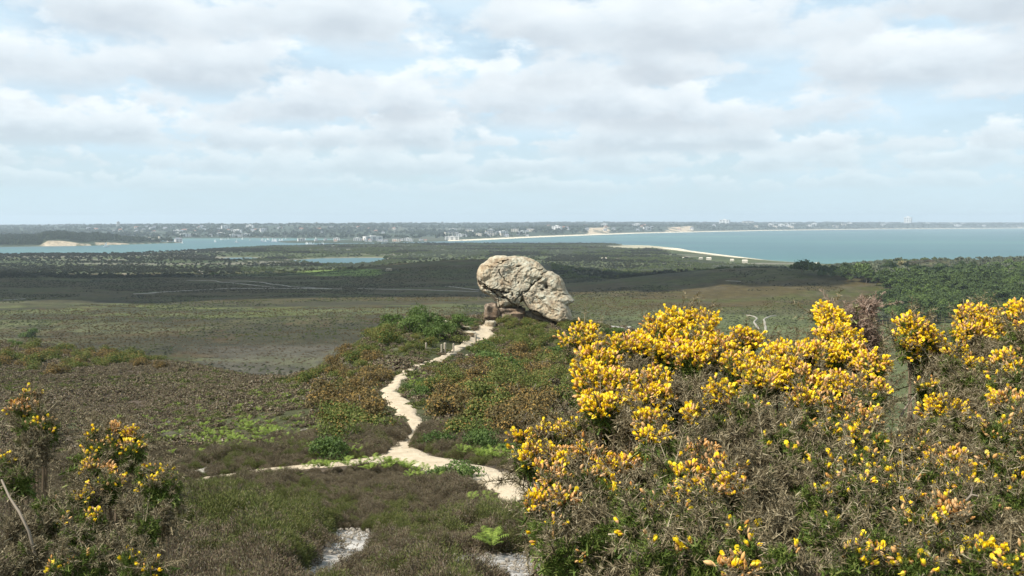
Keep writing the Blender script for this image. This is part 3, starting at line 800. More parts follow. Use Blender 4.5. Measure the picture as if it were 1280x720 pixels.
ZONES = [  # kind, centre, spread, tries, size range
 ('green', 525, 402, 55, 10, 60, .8, 1.25), ('gorse', 470, 412, 35, 14, 40, .8, 1.2), ('green', 560, 412, 40, 12, 40, .7, 1.1), ('gorse', 520, 425, 60, 10, 40, .6, 1.0), ('ginger', 450, 415, 25, 12, 14, .6, .9),
 ('gorse', 690, 412, 60, 8, 40, .6, .9), ('gorse', 650, 425, 40, 14, 30, .6, .9), ('green', 750, 412, 50, 9, 30, .7, 1.0), ('green', 618, 458, 14, 10, 6, 1.1, 1.4),
 ('ginger', 655, 440, 30, 14, 22, .7, 1.0), ('ginger', 590, 470, 45, 16, 45, .7, 1.1), ('ginger', 560, 510, 45, 22, 60, .8, 1.2), ('ginger', 610, 520, 50, 20, 40, .8, 1.2), ('gorse', 640, 490, 50, 30, 40, .6, 1.0),
 ('ginger', 445, 455, 30, 12, 24, .6, .9), ('ginger', 465, 480, 24, 14, 26, .6, .9), ('ginger', 455, 525, 34, 16, 30, .8, 1.1), ('gorse', 460, 550, 30, 14, 26, .6, .9), ('green', 520, 490, 12, 12, 12, .5, .7), ('green', 590, 560, 50, 8, 24, .45, .7), ('green', 640, 580, 40, 8, 16, .4, .6),
 ('gorse', 700, 470, 50, 40, 40, .6, 1.0), ('green', 720, 440, 50, 20, 24, .6, .9), ('green', 450, 575, 40, 6, 16, .4, .6),
 ('ginger', 130, 450, 130, 12, 70, .9, 1.4), ('gorse', 120, 445, 130, 14, 60, .9, 1.4), ('green', 30, 432, 60, 4, 10, .8, 1.2), ('gorse', 380, 470, 50, 10, 12, .6, .9)]
for kd, cx, cy, sx, sy, n, s0, s1 in ZONES:
    for _ in range(n): try_place(kd, rng.normal(cx, sx * .6), rng.normal(cy, sy * .6), rng.uniform(s0, s1), rng.uniform(.8, 1.1))
print('mid bushes', len(placed))
# single ones that can be told apart
tb = put_bush('green', *hit(39, 421, 150, 500)[:2], 4.2, 'lone round dark green bush on the open valley floor at the left', 'bush', None, 1.0)
for a, b_, s in [(572, 596, .55), (590, 604, .45), (580, 600, .5)][:1]:
    q = hit(a, b_ + 6, 5, 60); put_bush('green', q[0], q[1], .75, 'bright green bush at the near edge of the sandy path', 'bush', None, .7)

# ================================================================== TREES
def make_tree(name, seed, m, H, Rr, n=1500, leaf=.55):
    root = bpy.data.objects.new(name, None); COL.objects.link(root)
    g = np.random.default_rng(seed)
    p, d = lumpy(n, Rr, Rr, H * .42, 12, lump=.38, seed=seed, base=H * .48, shell=.45)
    b1 = Bag(); b1.add(leaves_on(p, d, leaf, .8, .8, .2), 0); b1.build('crown', m, root)
    b2 = Bag(); b2.add(tube([[0, 0, -.5], [.1, .05, H * .3], [.0, .1, H * .62]], [.28, .2, .1], 7), 0)
    for k in range(6):
        a = k * 1.05 + seed; e = g.uniform(.4, .65)
        b2.add(tube([[.05, .05, H * (.22 + .05 * k)], [Rr * .3 * math.cos(a), Rr * .3 * math.sin(a), H * (.4 + .03 * k)], [Rr * e * math.cos(a), Rr * e * math.sin(a), H * .65]], [.12, .08, .03], 5), 0)
    b2.build('trunk', M_bark, root)
    return root
TP = [make_tree('oak_tree', 3, M_tree[0], 9, 4.6), make_tree('oak_tree', 4, M_tree[0], 8.5, 5), make_tree('birch_tree', 5, M_tree[1], 9, 4), make_tree('birch_tree', 6, M_tree[1], 8, 4.4), make_tree('willow_tree', 7, M_tree[2], 8, 4.4)]
TL = ['dark green oak tree in the wood {}', 'dark green oak tree in the wood {}', 'lighter green birch tree in the wood {}', 'lighter green birch tree in the wood {}', 'pale grey green willow tree in the wood {}']
WOOD = [(1078, 405), (1420, 410), (1900, 420), (1900, 330), (1280, 335.5), (1200, 340), (1130, 342.5), (1060, 343.5), (1010, 342), (985, 341), (1010, 346), (1080, 355), (1128, 372), (1092, 386)]
cand = []
gx = np.arange(100, 1400, 7.2)
for yy in np.arange(350, 1010, 6.6):
    for xx in gx:
        cand.append((xx + rng.uniform(-2.6, 2.6), yy + rng.uniform(-2.6, 2.6)))
cand = np.array(cand); cz = height(cand[:, 0], cand[:, 1]); cpx, crow = px_of(cand[:, 0], cand[:, 1], cz)
inw = (sdf(cpx, crow, WOOD) > 0) & (cpx < 1800)
cand = cand[inw]; cz = cz[inw]; cpx = cpx[inw]; crow = crow[inw]
cc_, cs_, cm_, ci_ = coast_fix(cand[:, 0], cand[:, 1], cz)
k = cs_ > 12; cand, cz, cpx, crow = cand[k], cz[k], cpx[k], crow[k]
order = np.argsort(np.hypot(cand[:, 0], cand[:, 1]))
vis = [j for j in order if cpx[j] < 1310]
tn = fbm(cand[:, 0], cand[:, 1], 45, 61, 3)
first = set(); single = vis[:250]
for j in single:
    t = (4 if tn[j] > .56 else (rng.integers(2, 4) if tn[j] > .49 else rng.integers(0, 2)))
    if rng.random() < .2: t = rng.integers(0, 4)
    t = int(t)
    o = TP[t] if t not in first else copy_tree(TP[t]); first.add(t)
    s = rng.choice([.5, .65, .8, .9, 1.05, 1.2])
    o.location = (cand[j, 0], cand[j, 1], cz[j] - .3); o.rotation_euler = (0, 0, rng.uniform(0, 6.28)); o.scale = (s, s, s * rng.uniform(.85, 1.1))
    w = 'at its near edge by the valley floor' if crow[j] > 385 else ('rising right of the dark hill' if cpx[j] > 1130 else 'at the foot of the dark hill')
    tag(o, TL[t].format(w), 'tree', '%s trees %s' % (['oak', 'oak', 'birch', 'birch', 'willow'][t], w))
for t in range(5):
    if t not in first:
        for ch in list(TP[t].children): bpy.data.objects.remove(ch)
        bpy.data.objects.remove(TP[t])
def low_tree(name, m, seed, H, Rr, n, leaf):
    p, d = lumpy(n, Rr, Rr, H * .5, 8, lump=.42, seed=seed, base=H * .42, shell=.3)
    b1 = Bag(); b1.add(leaves_on(p, d, leaf, .8, .7, .2), 0)
    return b1.build(name, m, link=False)
rest = [j for j in order if j not in set(single)]
wp = [low_tree('tree', M_tree[0], 3, 9, 4.8, 520, .9), low_tree('tree', M_tree[0], 4, 8.5, 5, 520, .9), low_tree('tree', M_tree[1], 5, 9, 4.2, 520, .9), low_tree('tree', M_tree[2], 6, 8, 4.4, 520, .9)]
wt = np.where(tn[rest] > .62, 3, np.where(tn[rest] > .54, 2, rng.integers(0, 2, len(rest))))
scatter_stuff('woodland', np.column_stack([cand[rest], cz[rest] - .3]), rng.choice([.5, .65, .8, .9, 1.0, 1.15], len(rest)), wp, wt, 'dark green wood running back to the shore behind the nearer trees', .04)
print('wood', len(single), len(rest))
def lone(px, row, t, s, label, d0=150, hz=1.0, name=None, m=None):
    q = hit(px, row, d0, 2400)
    o = make_tree(name or 'oak_tree', 20 + int(px) % 7, m or M_tree[t], 9, 4.6, 900, .7)
    o.location = q; o.scale = (s, s, s * hz); tag(o, label, 'tree'); return o
lone(482, 326.5, 0, .95, 'dark round tree at the right end of the lake', 900)
lone(1125, 341.5, 3, 1.3, 'pale buff tree standing up on the skyline against the sea', 500, 1.0, 'pine_tree')
lone(268, 346.5, 1, .75, 'green bush-like tree beside the short pale track', 300, .7)
lone(1002, 340, 0, .8, 'dark tree at the left end of the wood by the beach', 500)

# ------------------------------------------------------------------ scrub and belts of trees (countless: stuff)
def landpts(n, d0, d1, th, fn):
    x, y = wedge(n, d0, d1, th=th); z = height(x, y)
    z, s, m, i = coast_fix(x, y, z); px, row = px_of(x, y, z)
    ok = fn(x, y, z, s, m, i, px, row) & (z > .2)
    return x[ok], y[ok], z[ok], px[ok], row[ok]
lakes_out = lambda x, y, g: np.all([sdf(x, y, L) < -g for L in LAKES], axis=0)
sp = [low_tree('scrub', M_scrub, 13, 4.2, 2.6, 130, .9), low_tree('scrub', M_scrub, 14, 3.4, 3, 130, .9), low_tree('scrub', M_scrubd, 15, 4.6, 2.6, 130, .9), low_tree('scrub', M_tree[2], 16, 4, 2.6, 130, .9)]
def f_scrub(x, y, z, s, m, i, px, row):
    dens = fbm(x * .4, y, 120, 201, 4); d = np.hypot(x, y)
    near_ = d < 800
    belt = ~near_ & (dens > np.interp(d, [760, 900, 1000, 1300, 2400], [.60, .47, .42, .41, .40]))
    rows_left = (px < 300) & (d > 900) & (dens > .42)
    wood2 = (px > 690) & (px < 1030) & (row > 321) & (row < 349) & (d > 600)
    du = ((px - 806) / 50) ** 2 + ((row - 308.6) / 3.0) ** 2 < 1
    return (belt | rows_left | wood2 | ((d > 850) & (rng.random(len(x)) < .22))) & (s > np.interp(px, [770, 800, 870, 1020, 1100], [14, 50, 150, 160, 110])) & lakes_out(x, y, 9) & ~du & (m < 0) & (i < 0)
x, y, z, px, row = landpts(150000, 640, 2350, 35, f_scrub)
t3 = fbm(x, y, 90, 301, 3)
wh = np.where((row > 312) & (px < 300) | (t3 > .58), 2, np.where(t3 < .42, 3, rng.integers(0, 2, len(x))))
scatter_stuff('scrub', np.column_stack([x, y, z - .2]), rng.uniform(.35, 1.0, len(x)) * np.where(row > 328, .8, 1.0), sp, wh, 'scrub and low trees in belts across the flat land towards the shore', .05)
print('scrub', len(x))
lp4 = low_tree('heather_patch', M_scrub, 27, .9, 1.1, 90, .30)
lp = [low_tree('low_scrub', M_scrubd, 23, 1.2, .9, 90, .34), low_tree('low_scrub', M_scrubd, 24, .9, 1.1, 90, .34), low_tree('low_scrub', M_midgd, 25, 1.1, .9, 90, .34), low_tree('low_scrub', M_midg, 26, 1.0, .9, 90, .34)]
def f_low(x, y, z, s, m, i, px, row):
    a = fbm(x * .5, y, 30, 401, 4)
    return ((a > .45) | (y < 430)) & ~on_path(x, y, .8) & (sdf(px, row, WOOD) < 0)
x, y, z, px, row = landpts(150000, 140, 900, 35, f_low)
t3 = fbm(x, y, 50, 501, 3)
wh = np.where((row > 426) & (row < 456) & (px > 215) & (px < 470), 5, np.where(row < 372, rng.integers(0, 2, len(x)), np.where(t3 > .55, 2, np.where(t3 > .47, 3, np.where(rng.random(len(x)) < .6, 4, rng.integers(0, 2, len(x)))))))
lp.append(lp4); lp.append(low_tree('heather_patch', M_heath, 28, .9, 1.1, 90, .30))
scatter_stuff('low_scrub', np.column_stack([x, y, z - .1]), rng.uniform(.12, .5, len(x)) * np.where((row > 424) & (row < 452) & (px > 220) & (px < 450), .9, 1), lp, wh, 'low dark heather and gorse dotted over the valley floor', .05)
ft = [low_tree('far_tree', M_fartree, 33 + k, 14, 9, 46, 6) for k in range(3)]
def f_far(x, y, z, s, m, i, px, row):
    cl = fbm(x, y, 260, 601, 3)
    cliff = (m < 230) & ((np.abs(px - 748) < 16) | (np.abs(px - 850) < 20))
    return ((m > np.where(px > 560, 75, 20)) & (cl < .60) & ~cliff & (m < 3500) & (rng.random(len(x)) < np.interp(m, [0, 900, 2500], [1, .8, .25])))
x, y, z, px, row = landpts(60000, 3000, 11000, 37, f_far)
scatter_stuff('far_woods', np.column_stack([x, y, z - 1]), rng.uniform(.5, 1.15, len(x)), ft, rng.integers(0, 3, len(x)), 'tree cover over the far shore hills', .03)
print('far', len(x))
it = [low_tree('island_tree', M_fartree, 43 + k, 13, 6, 110, 2.6) for k in range(3)]
x, y = rng.uniform(-2400, -600, 16000), rng.uniform(2000, 3200, 16000)
z = height(x, y); z, s, m, i = coast_fix(x, y, z); px, row = px_of(x, y, z)
ok = (i > 26) & ((i > 40) | (px < 48) | (px > 160)) & (px > -200)
x, y, z = x[ok], y[ok], z[ok]
scatter_stuff('island_woods', np.column_stack([x, y, z - .5]), rng.uniform(.6, 1.1, len(x)), it, rng.integers(0, 3, len(x)), 'dark pine wood covering the long island', .03)
print('isle', len(x))
# ================================================================== CLOSE GORSE
M_spine = leafmat('gorse_spine', [(0, (.045, .080, .012)), (.4, (.095, .145, .022)), (.75, (.155, .200, .036)), (1, (.25, .25, .08))], .6, .15)
M_dead = leafmat('dead_spine', [(0, (.060, .046, .022)), (.4, (.130, .102, .054)), (.75, (.215, .175, .10)), (1, (.36, .305, .20))], .85)
M_deadr = leafmat('dead_spine_reddish', [(0, (.16, .10, .07)), (.5, (.30, .21, .155)), (1, (.44, .34, .27))], .85)
M_petal = leafmat('gorse_petal', [(0, (.78, .47, .010)), (.35, (.90, .63, .016)), (.8, (.95, .74, .035)), (1, (.93, .79, .17))], .5, .25, spec=.2)
M_calyx = leafmat('gorse_calyx', [(0, (.42, .18, .04)), (.35, (.60, .31, .09)), (.7, (.70, .44, .19)), (1, (.62, .37, .19))], .8, .15)
M_stem = plainmat('gorse_stem', (.20, .15, .10), .9)

def shoot(L, n, sl, w, taper=.5, spread=.9):
    t = rng.uniform(.08, 1, n); a = rng.uniform(0, 6.283, n)
    out = np.column_stack([np.cos(a), np.sin(a), np.full(n, .0)])
    D = out * spread + np.array([0, 0, 1.0]) * (.35 + .6 * t)[:, None] + rng.normal(size=(n, 3)) * .2
    D /= np.linalg.norm(D, axis=1, keepdims=True)
    base = np.column_stack([np.zeros(n), np.zeros(n), t * L])
    l = sl * (1 - taper * t) * rng.uniform(.6, 1.25, n)
    S = np.cross(D, rng.normal(size=(n, 3))); S /= np.linalg.norm(S, axis=1, keepdims=True)
    T = np.stack([base - S * w / 2, base + S * w / 2, base + D * l[:, None]], 1).reshape(-1, 3)
    # second order thorns
    b2 = base + D * (l * .45)[:, None]; D2 = D + rng.normal(size=(n, 3)) * .7; D2 /= np.linalg.norm(D2, axis=1, keepdims=True)
    T2 = np.stack([b2 - S * w * .4, b2 + S * w * .4, b2 + D2 * (l * .55)[:, None]], 1).reshape(-1, 3)
    S3 = np.array([[w, 0, 0], [-w * .5, w * .87, 0], [-w * .5, -w * .87, 0], [0, 0, L]])
    V = np.vstack([T, T2, S3]); F3 = np.arange(6 * n).reshape(-1, 3); k = 6 * n
    return V, np.vstack([F3, [[k, k + 1, k + 3], [k + 1, k + 2, k + 3], [k + 2, k, k + 3]]])
GS = [shoot(.085, 64, .020, .0026) for _ in range(4)]
DS = [shoot(.09, 40, .024, .0021, .3, 1.1) for _ in range(4)]

def blob(prof, L, seg=6, flat=.7, bend=.12):
    V = []; 
    for k, (t, r) in enumerate(prof):
        for i in range(seg):
            w = 2 * math.pi * i / seg
            V.append((r * math.cos(w) + bend * L * t * t, r * flat * math.sin(w), t * L))
    Fq = []
    for k in range(len(prof) - 1):
        for i in range(seg): Fq.append((k * seg + i, k * seg + (i + 1) % seg, (k + 1) * seg + (i + 1) % seg, (k + 1) * seg + i))
    return np.array(V), np.array(Fq)
def standard(L, w, back):
    V = [(0, 0, .35 * L), (-w * .5, .1 * w, .62 * L), (0, .25 * w, .66 * L), (w * .5, .1 * w, .62 * L), (-w * .42, back * .6, .95 * L), (0, back * .5, 1.08 * L), (w * .42, back * .6, .95 * L)]
    V = np.array([(y, x, z) for x, y, z in V]) * np.array([-1, 1, 1])
    return V, np.array([(0, 1, 2, 2)[:4], (1, 4, 5, 2), (2, 5, 6, 3)])[1:], 
fl = .0175
petal = blob([(.25, .0028), (.45, .0043), (.68, .0046), (.88, .0034), (1.0, .0006)], fl)
st = standard(fl * 1.05, .0105, .005)
PET = (np.vstack([petal[0], st[0]]), np.vstack([petal[1], st[1] + len(petal[0])]))
CAL = blob([(-.02, .0006), (.14, .0034), (.32, .0045), (.5, .0042), (.56, .0036)], fl)
BUD = blob([(-.02, .0006), (.2, .0032), (.5, .0038), (.8, .0026), (1.0, .0005)], fl * .8)

TYPES = {  # flowering share, buds among the flowers, green shoots, dead shoots, flowers per shoot
 'Y': (.80, .26, .46, .03, 8), 'P': (.60, .70, .75, .08, 8), 'M': (.13, .42, 1.2, .06, 4), 'G': (.02, .5, 1.0, .12, 3), 'D': (.0, .0, .06, 1.0, 0)}

def sphere_dirs(n, low=-.25):
    z = rng.uniform(low, 1, n); a = rng.uniform(0, 6.283, n); r = np.sqrt(1 - z * z)
    return np.column_stack([r * np.cos(a), r * np.sin(a), z])

def branch(root, base, px, row, rx, ry, ty, d, dens=1.0, deadmat=None):
    """one branch of a bush: stem (the part) carrying spines, dead spines and blossom (its pieces)"""
    if ty == 'D' and dens > 1.05 and rng.random() < .55: ty = 'G'
    c = P(px, row, d); ax = rx * d / F; az = ry * d / F; ay = (ax + az) * .5
    c = c - base
    f, bud, g, dd, per = TYPES[ty]
    area = 2.2 * math.pi * ((ax * az) ** .8 + (ax * ay) ** .8 + (ay * az) ** .8) / 3 * (1 / (ax * az) ** -.2 / 1) if False else 2 * math.pi * ax * az * 1.5
    n = max(24, int(area / .00042 * dens * {'D': .8, 'M': 2.2, 'G': 2.3}.get(ty, 1)))
    u = sphere_dirs(n); rad = rng.uniform(.55, 1.08, n)
    # ragged silhouette: small bumps
    rad *= 1 + .22 * (vnoise(u[:, 0] * 3 + px, u[:, 2] * 3 + row, 3) - .5) * 2
    tip = c + u * np.array([ax, ay, az]) * rad[:, None]
    D = u * .8 + np.array([0, 0, .75]) + rng.normal(size=(n, 3)) * .28; D /= np.linalg.norm(D, axis=1, keepdims=True)
    r = rng.random(n)
    isdead = r < dd / (dd + g + f); isfl = r > 1 - f / (dd + g + f)
    low = (u[:, 2] < -.1) & (rng.random(n) < .25); isdead |= low; isfl &= ~low
    sc = rng.uniform(.8, 1.25, n)
    stem = Bag(); gb = Bag(); db = Bag(); fb = Bag()
    p0 = np.array([0, 0, 0.0]); mid = c * .55 + np.array([rng.normal() * .05, rng.normal() * .05, -.06]); end = c + np.array([0, 0, -.3 * az])
    pts = [p0 * (1 - t) ** 2 + 2 * mid * t * (1 - t) + end * t * t + rng.normal(size=3) * .006 for t in np.linspace(.0, 1, 7)]
    stem.add(tube(pts, np.linspace(.012, .004, 7), 5))
    for _ in range(9):
        j = rng.integers(0, n); stem.add(tube([end, (end + tip[j]) / 2 + rng.normal(size=3) * .01, tip[j] - D[j] * .04], [.004, .003, .0018], 4))
    so = stem.build('branch', M_stem, root)
    for k in range(4):
        s_ = (~isdead) & (np.arange(n) % 4 == k)
        if s_.any(): gb.add(scatter(GS[k], tip[s_] - D[s_] * .085 * sc[s_, None], D[s_], sc[s_]))
        s_ = isdead & (np.arange(n) % 4 == k)
        if s_.any(): db.add(scatter(DS[k], tip[s_] - D[s_] * .09 * sc[s_, None], D[s_], sc[s_]))
    if ty != 'D':   # dead inner fill
        m_ = max(8, n // 9); u2 = sphere_dirs(m_, -1); t2 = c + u2 * np.array([ax, ay, az]) * rng.uniform(.2, .75, (m_, 1)); D2 = u2 + np.array([0, 0, .4])
        db.add(scatter(DS[0], t2, D2, np.ones(m_)))
    gb.build('spines', M_spine, so) if gb.n else None
    db.build('dead_spines', deadmat or M_dead, so) if db.n else None
    if isfl.any() and per:
        F_ = np.where(isfl)[0]; rep = np.repeat(F_, per); k = len(rep)
        a = rng.uniform(0, 6.283, k); t = rng.uniform(.35, 1.0, k)
        Mx = frames(D[rep]); loc = np.column_stack([np.cos(a) * .007, np.sin(a) * .007, (t - 1) * .06 + .012])
        pos = tip[rep] + np.einsum('nij,nj->ni', Mx, loc * sc[rep, None])
        dl = np.column_stack([np.cos(a) * .85, np.sin(a) * .85, .45 + .5 * t]); dl /= np.linalg.norm(dl, axis=1, keepdims=True)
        dw = np.einsum('nij,nj->ni', Mx, dl) + np.array([0, 0, .25])
        size = rng.uniform(.7, 1.12, k)
        local = np.clip(bud + .9 * (vnoise(pos[:, 0] * 14 + px, pos[:, 2] * 14, 5) - .5), .02, .98)
        isb = rng.random(k) < local
        fb.add(scatter(PET, pos[~isb], dw[~isb], size[~isb]), 0) if (~isb).any() else None
        fb.add(scatter(CAL, pos[~isb], dw[~isb], size[~isb] * .96), 1) if (~isb).any() else None
        fb.add(scatter(BUD, pos[isb], dw[isb], size[isb] * 1.1), 1) if isb.any() else None
        fb.build('blossom', [M_petal, M_calyx], so, smooth=True)
    return so

def bush(name, label, cat, rootpx, rootd, clumps, depth, group=None, fill=None, deadmat=None, dens=1.0):
    x = uof(rootpx) * rootd; y = rootd
    base = np.array([x, y, zat(x, y) - .03])
    root = empty(name, base); tag(root, label, cat, group)
    for c in clumps:
        px, row, rx, ry, ty = c[:5]; d = c[5] if len(c) > 5 else depth(px, row)
        branch(root, base, px, row, rx * 1.04, ry * 1.04, ty, d, dens, deadmat)
    # the dry inner tangle under and behind the branches, a part of its own
    tb = Bag()
    for c in clumps:
        px, row, rx, ry, ty = c[:5]; d = c[5] if len(c) > 5 else depth(px, row)
        cc = P(px, row, d + (.16 if ty != 'D' else .06)) - base; ax = rx * d / F * 1.0
        drop = min(.38, max(.1, cc[2] - .12)) if fill is None else fill
        n = int(8 + 230 * ax * drop)
        q = cc + np.column_stack([rng.uniform(-1, 1, n) * ax, rng.uniform(-.4, 1.4, n) * ax, -rng.random(n) * drop])
        D = rng.normal(size=(n, 3)) + np.array([0, 0, .5])
        for k in range(3): tb.add(scatter(DS[k], q[k::3], D[k::3], rng.uniform(.8, 1.5, len(q[k::3]))))
    tb.build('dry_tangle', deadmat or M_dead, root)
    return root

depR = lambda px, row: float(np.interp(row, [370, 450, 520, 600, 720], [3.15, 2.8, 2.35, 1.9, 1.45])) + .0012 * abs(px - 960) * .3
A_ = [(728, 426, 24, 17, 'Y'), (745, 455, 28, 18, 'Y'), (740, 485, 28, 30, 'Y'), (770, 490, 24, 30, 'Y'), (752, 510, 26, 16, 'Y'), (790, 436, 30, 16, 'Y'), (825, 422, 26, 18, 'Y'), (845, 402, 34, 14, 'Y'), (878, 404, 20, 14, 'Y'), (868, 425, 34, 20, 'Y'),
      (840, 442, 26, 18, 'Y'), (872, 452, 32, 20, 'Y'), (900, 440, 22, 18, 'Y'), (813, 480, 26, 18, 'Y'), (805, 502, 24, 16, 'Y'), (830, 500, 18, 16, 'Y'), (812, 528, 20, 14, 'Y'), (815, 546, 18, 7, 'Y'), (790, 520, 20, 16, 'D'), (850, 490, 26, 22, 'D'), (795, 460, 20, 20, 'D'), (880, 480, 26, 16, 'D')]
A2 = [(930, 428, 20, 16, 'Y'), (925, 460, 26, 20, 'Y'), (950, 480, 26, 20, 'Y'), (905, 500, 26, 18, 'Y'), (868, 522, 14, 12, 'Y'), (880, 545, 18, 14, 'D'), (900, 530, 20, 16, 'G'), (930, 510, 26, 18, 'M'), (985, 450, 28, 20, 'Y'), (972, 470, 24, 18, 'Y'),
      (1000, 476, 26, 18, 'Y'), (1035, 400, 19, 20, 'Y'), (1048, 424, 26, 18, 'Y'), (1022, 448, 26, 20, 'Y'), (1060, 450, 28, 20, 'Y'), (1088, 462, 22, 20, 'Y'), (1070, 486, 28, 12, 'Y'), (1035, 482, 26, 14, 'Y'), (1098, 488, 10, 10, 'Y'),
      (960, 520, 30, 18, 'D'), (925, 540, 30, 20, 'D'), (1085, 500, 24, 14, 'G')]
A3 = [(1010, 506, 26, 16, 'P'), (1050, 512, 26, 16, 'P'), (1080, 524, 20, 14, 'P'), (1000, 535, 24, 14, 'M'), (1040, 538, 28, 15, 'M'), (1080, 548, 26, 14, 'M'), (975, 550, 26, 18, 'D'), (945, 570, 28, 20, 'D'), (1010, 565, 26, 18, 'D')]
G_ = [(662, 545, 24, 8, 'Y'), (690, 541, 22, 9, 'Y'), (715, 546, 16, 9, 'Y'), (690, 556, 34, 10, 'D'), (735, 532, 22, 14, 'M'), (750, 545, 24, 16, 'G')]
D1 = [(665, 570, 26, 14, 'P'), (700, 574, 26, 14, 'P'), (735, 568, 24, 18, 'P'), (768, 588, 26, 14, 'P'), (800, 582, 26, 18, 'P'), (690, 598, 24, 16, 'P'), (725, 600, 22, 14, 'M'), (670, 628, 20, 14, 'P'), (705, 625, 20, 14, 'P'), (758, 612, 22, 14, 'M'),
      (680, 664, 22, 16, 'M'), (700, 690, 28, 18, 'G'), (735, 680, 24, 20, 'G'), (740, 640, 24, 20, 'D'), (785, 625, 26, 20, 'D'), (765, 665, 26, 24, 'D')]
D2 = [(878, 572, 26, 18, 'P'), (905, 592, 24, 16, 'P'), (862, 595, 22, 16, 'P'), (915, 610, 18, 12, 'P'), (835, 618, 24, 14, 'M'), (875, 622, 24, 16, 'M'), (850, 655, 24, 24, 'G'), (800, 655, 32, 28, 'D'), (820, 695, 36, 28, 'D'), (890, 645, 24, 18, 'D'), (880, 690, 26, 26, 'D'), (925, 662, 22, 16, 'M'), (935, 690, 24, 22, 'M'), (920, 715, 22, 12, 'P'), (845, 560, 22, 16, 'G'), (840, 590, 20, 20, 'D')]
E1 = [(955, 605, 26, 24, 'D'), (990, 590, 26, 24, 'D'), (980, 645, 26, 30, 'D'), (1030, 592, 28, 20, 'M'), (1065, 575, 26, 16, 'M'), (1020, 625, 24, 24, 'D'), (1060, 612, 26, 20, 'M'), (1100, 590, 26, 18, 'M'), (1085, 640, 26, 20, 'D'), (1030, 665, 28, 28, 'D'), (975, 700, 24, 20, 'M'), (1005, 700, 24, 20, 'D'), (1065, 700, 26, 22, 'M'), (1100, 680, 26, 20, 'M'), (1140, 705, 30, 20, 'M')]
E2 = [(1110, 562, 26, 16, 'M'), (1145, 562, 26, 18, 'M'), (1182, 580, 26, 16, 'P'), (1212, 556, 24, 16, 'D'), (1130, 615, 28, 20, 'M'), (1160, 598, 26, 18, 'M'), (1200, 608, 26, 18, 'M'), (1245, 588, 26, 22, 'M'), (1275, 560, 18, 22, 'M'), (1150, 650, 26, 20, 'M'), (1185, 642, 24, 18, 'P'), (1230, 640, 30, 26, 'D'), (1270, 625, 24, 24, 'D'), (1265, 665, 26, 24, 'D'), (1180, 685, 26, 22, 'M'), (1220, 695, 30, 20, 'M'), (1262, 705, 26, 18, 'M'), (1240, 670, 26, 16, 'D'), (1300, 600, 22, 40, 'M'), (1300, 690, 22, 40, 'M')]
B_ = [(1140, 408, 17, 13, 'Y'), (1152, 424, 22, 16, 'Y'), (1136, 428, 14, 14, 'Y'), (1150, 444, 13, 13, 'Y'), (1172, 436, 13, 12, 'Y')]
C_ = [(1222, 402, 25, 16, 'Y'), (1208, 420, 22, 14, 'Y'), (1240, 418, 18, 16, 'Y'), (1192, 440, 13, 9, 'Y'), (1212, 457, 12, 9, 'Y'), (1228, 436, 24, 14, 'D'), (1188, 458, 18, 12, 'D'), (1208, 478, 20, 14, 'D'), (1160, 484, 20, 9, 'M'), (1235, 470, 22, 20, 'D'), (1180, 512, 24, 12, 'Y'), (1200, 524, 22, 12, 'M'), (1215, 505, 22, 14, 'D'), (1168, 530, 20, 12, 'G')]
H_ = [(1274, 392, 16, 14, 'Y'), (1282, 410, 16, 12, 'P'), (1270, 428, 20, 14, 'G'), (1256, 456, 20, 15, 'P'), (1276, 478, 18, 16, 'G'), (1262, 502, 24, 11, 'P'), (1248, 480, 14, 12, 'G'), (1242, 540, 24, 16, 'M'), (1275, 525, 18, 16, 'G'), (1300, 450, 20, 50, 'G')]
F_ = [(1062, 388, 14, 12, 'D'), (1085, 378, 16, 12, 'D'), (1074, 402, 24, 16, 'D'), (1088, 424, 20, 18, 'D'), (1098, 445, 12, 12, 'D')]
bush('gorse_bush', 'tall gorse bush packed with yellow flowers nearest the big rock', 'gorse bush', 810, 3.0, A_, depR)
bush('gorse_bush', 'wide gorse bush with a tall yellow flowering spire beside the dead grey bush', 'gorse bush', 1000, 2.95, A2, depR, fill=.12, dens=1.1)
bush('gorse_bush', 'gorse branches with pinkish buds in front of the tall yellow spire', 'gorse bush', 1045, 2.4, A3, depR, dens=1.25, fill=.15)
bush('gorse_bush', 'small low gorse bush with a flat yellow top overhanging the path side', 'gorse bush', 700, 2.75, G_, lambda px, row: 2.7)
bush('gorse_bush', 'gorse bush thick with salmon buds at the edge of the sandy path', 'gorse bush', 725, 2.2, D1, lambda px, row: depR(px, row) + .3, dens=1.25, fill=.2)
bush('gorse_bush', 'gorse bush with an orange budded head above a grey dried tangle', 'gorse bush', 855, 1.9, D2, lambda px, row: depR(px, row) + .08, dens=1.2, fill=.2)
bush('gorse_bush', 'half dead brown gorse bush with a dark hollow and few yellow flowers', 'gorse bush', 1020, 1.75, E1, lambda px, row: depR(px, row) + .05, dens=1.25, fill=.2)
bush('gorse_bush', 'nearest dark green gorse bush with scattered large yellow flowers', 'gorse bush', 1200, 1.75, E2, lambda px, row: depR(px, row) + .05, dens=1.4, fill=.15)
bush('gorse_bush', 'slender gorse stem topped by one round yellow head beside the valley gap', 'gorse bush', 1152, 3.1, B_, lambda px, row: 3.1, fill=.05)
bush('gorse_bush', 'open gorse bush with a domed yellow head over bare brown twigs', 'gorse bush', 1212, 2.9, C_, lambda px, row: depR(px, row) + .1, fill=.04, dens=1.1)
bush('gorse_bush', 'rightmost gorse bush with green shoots and pale pink buds', 'gorse bush', 1290, 2.6, H_, lambda px, row: depR(px, row) - .1, fill=.06, dens=1.3)
bush('dead_gorse_bush', 'dead leafless greyish brown gorse bush behind the yellow spire', 'dead bush', 1080, 3.5, F_, lambda px, row: 3.4, fill=.15, deadmat=M_deadr)
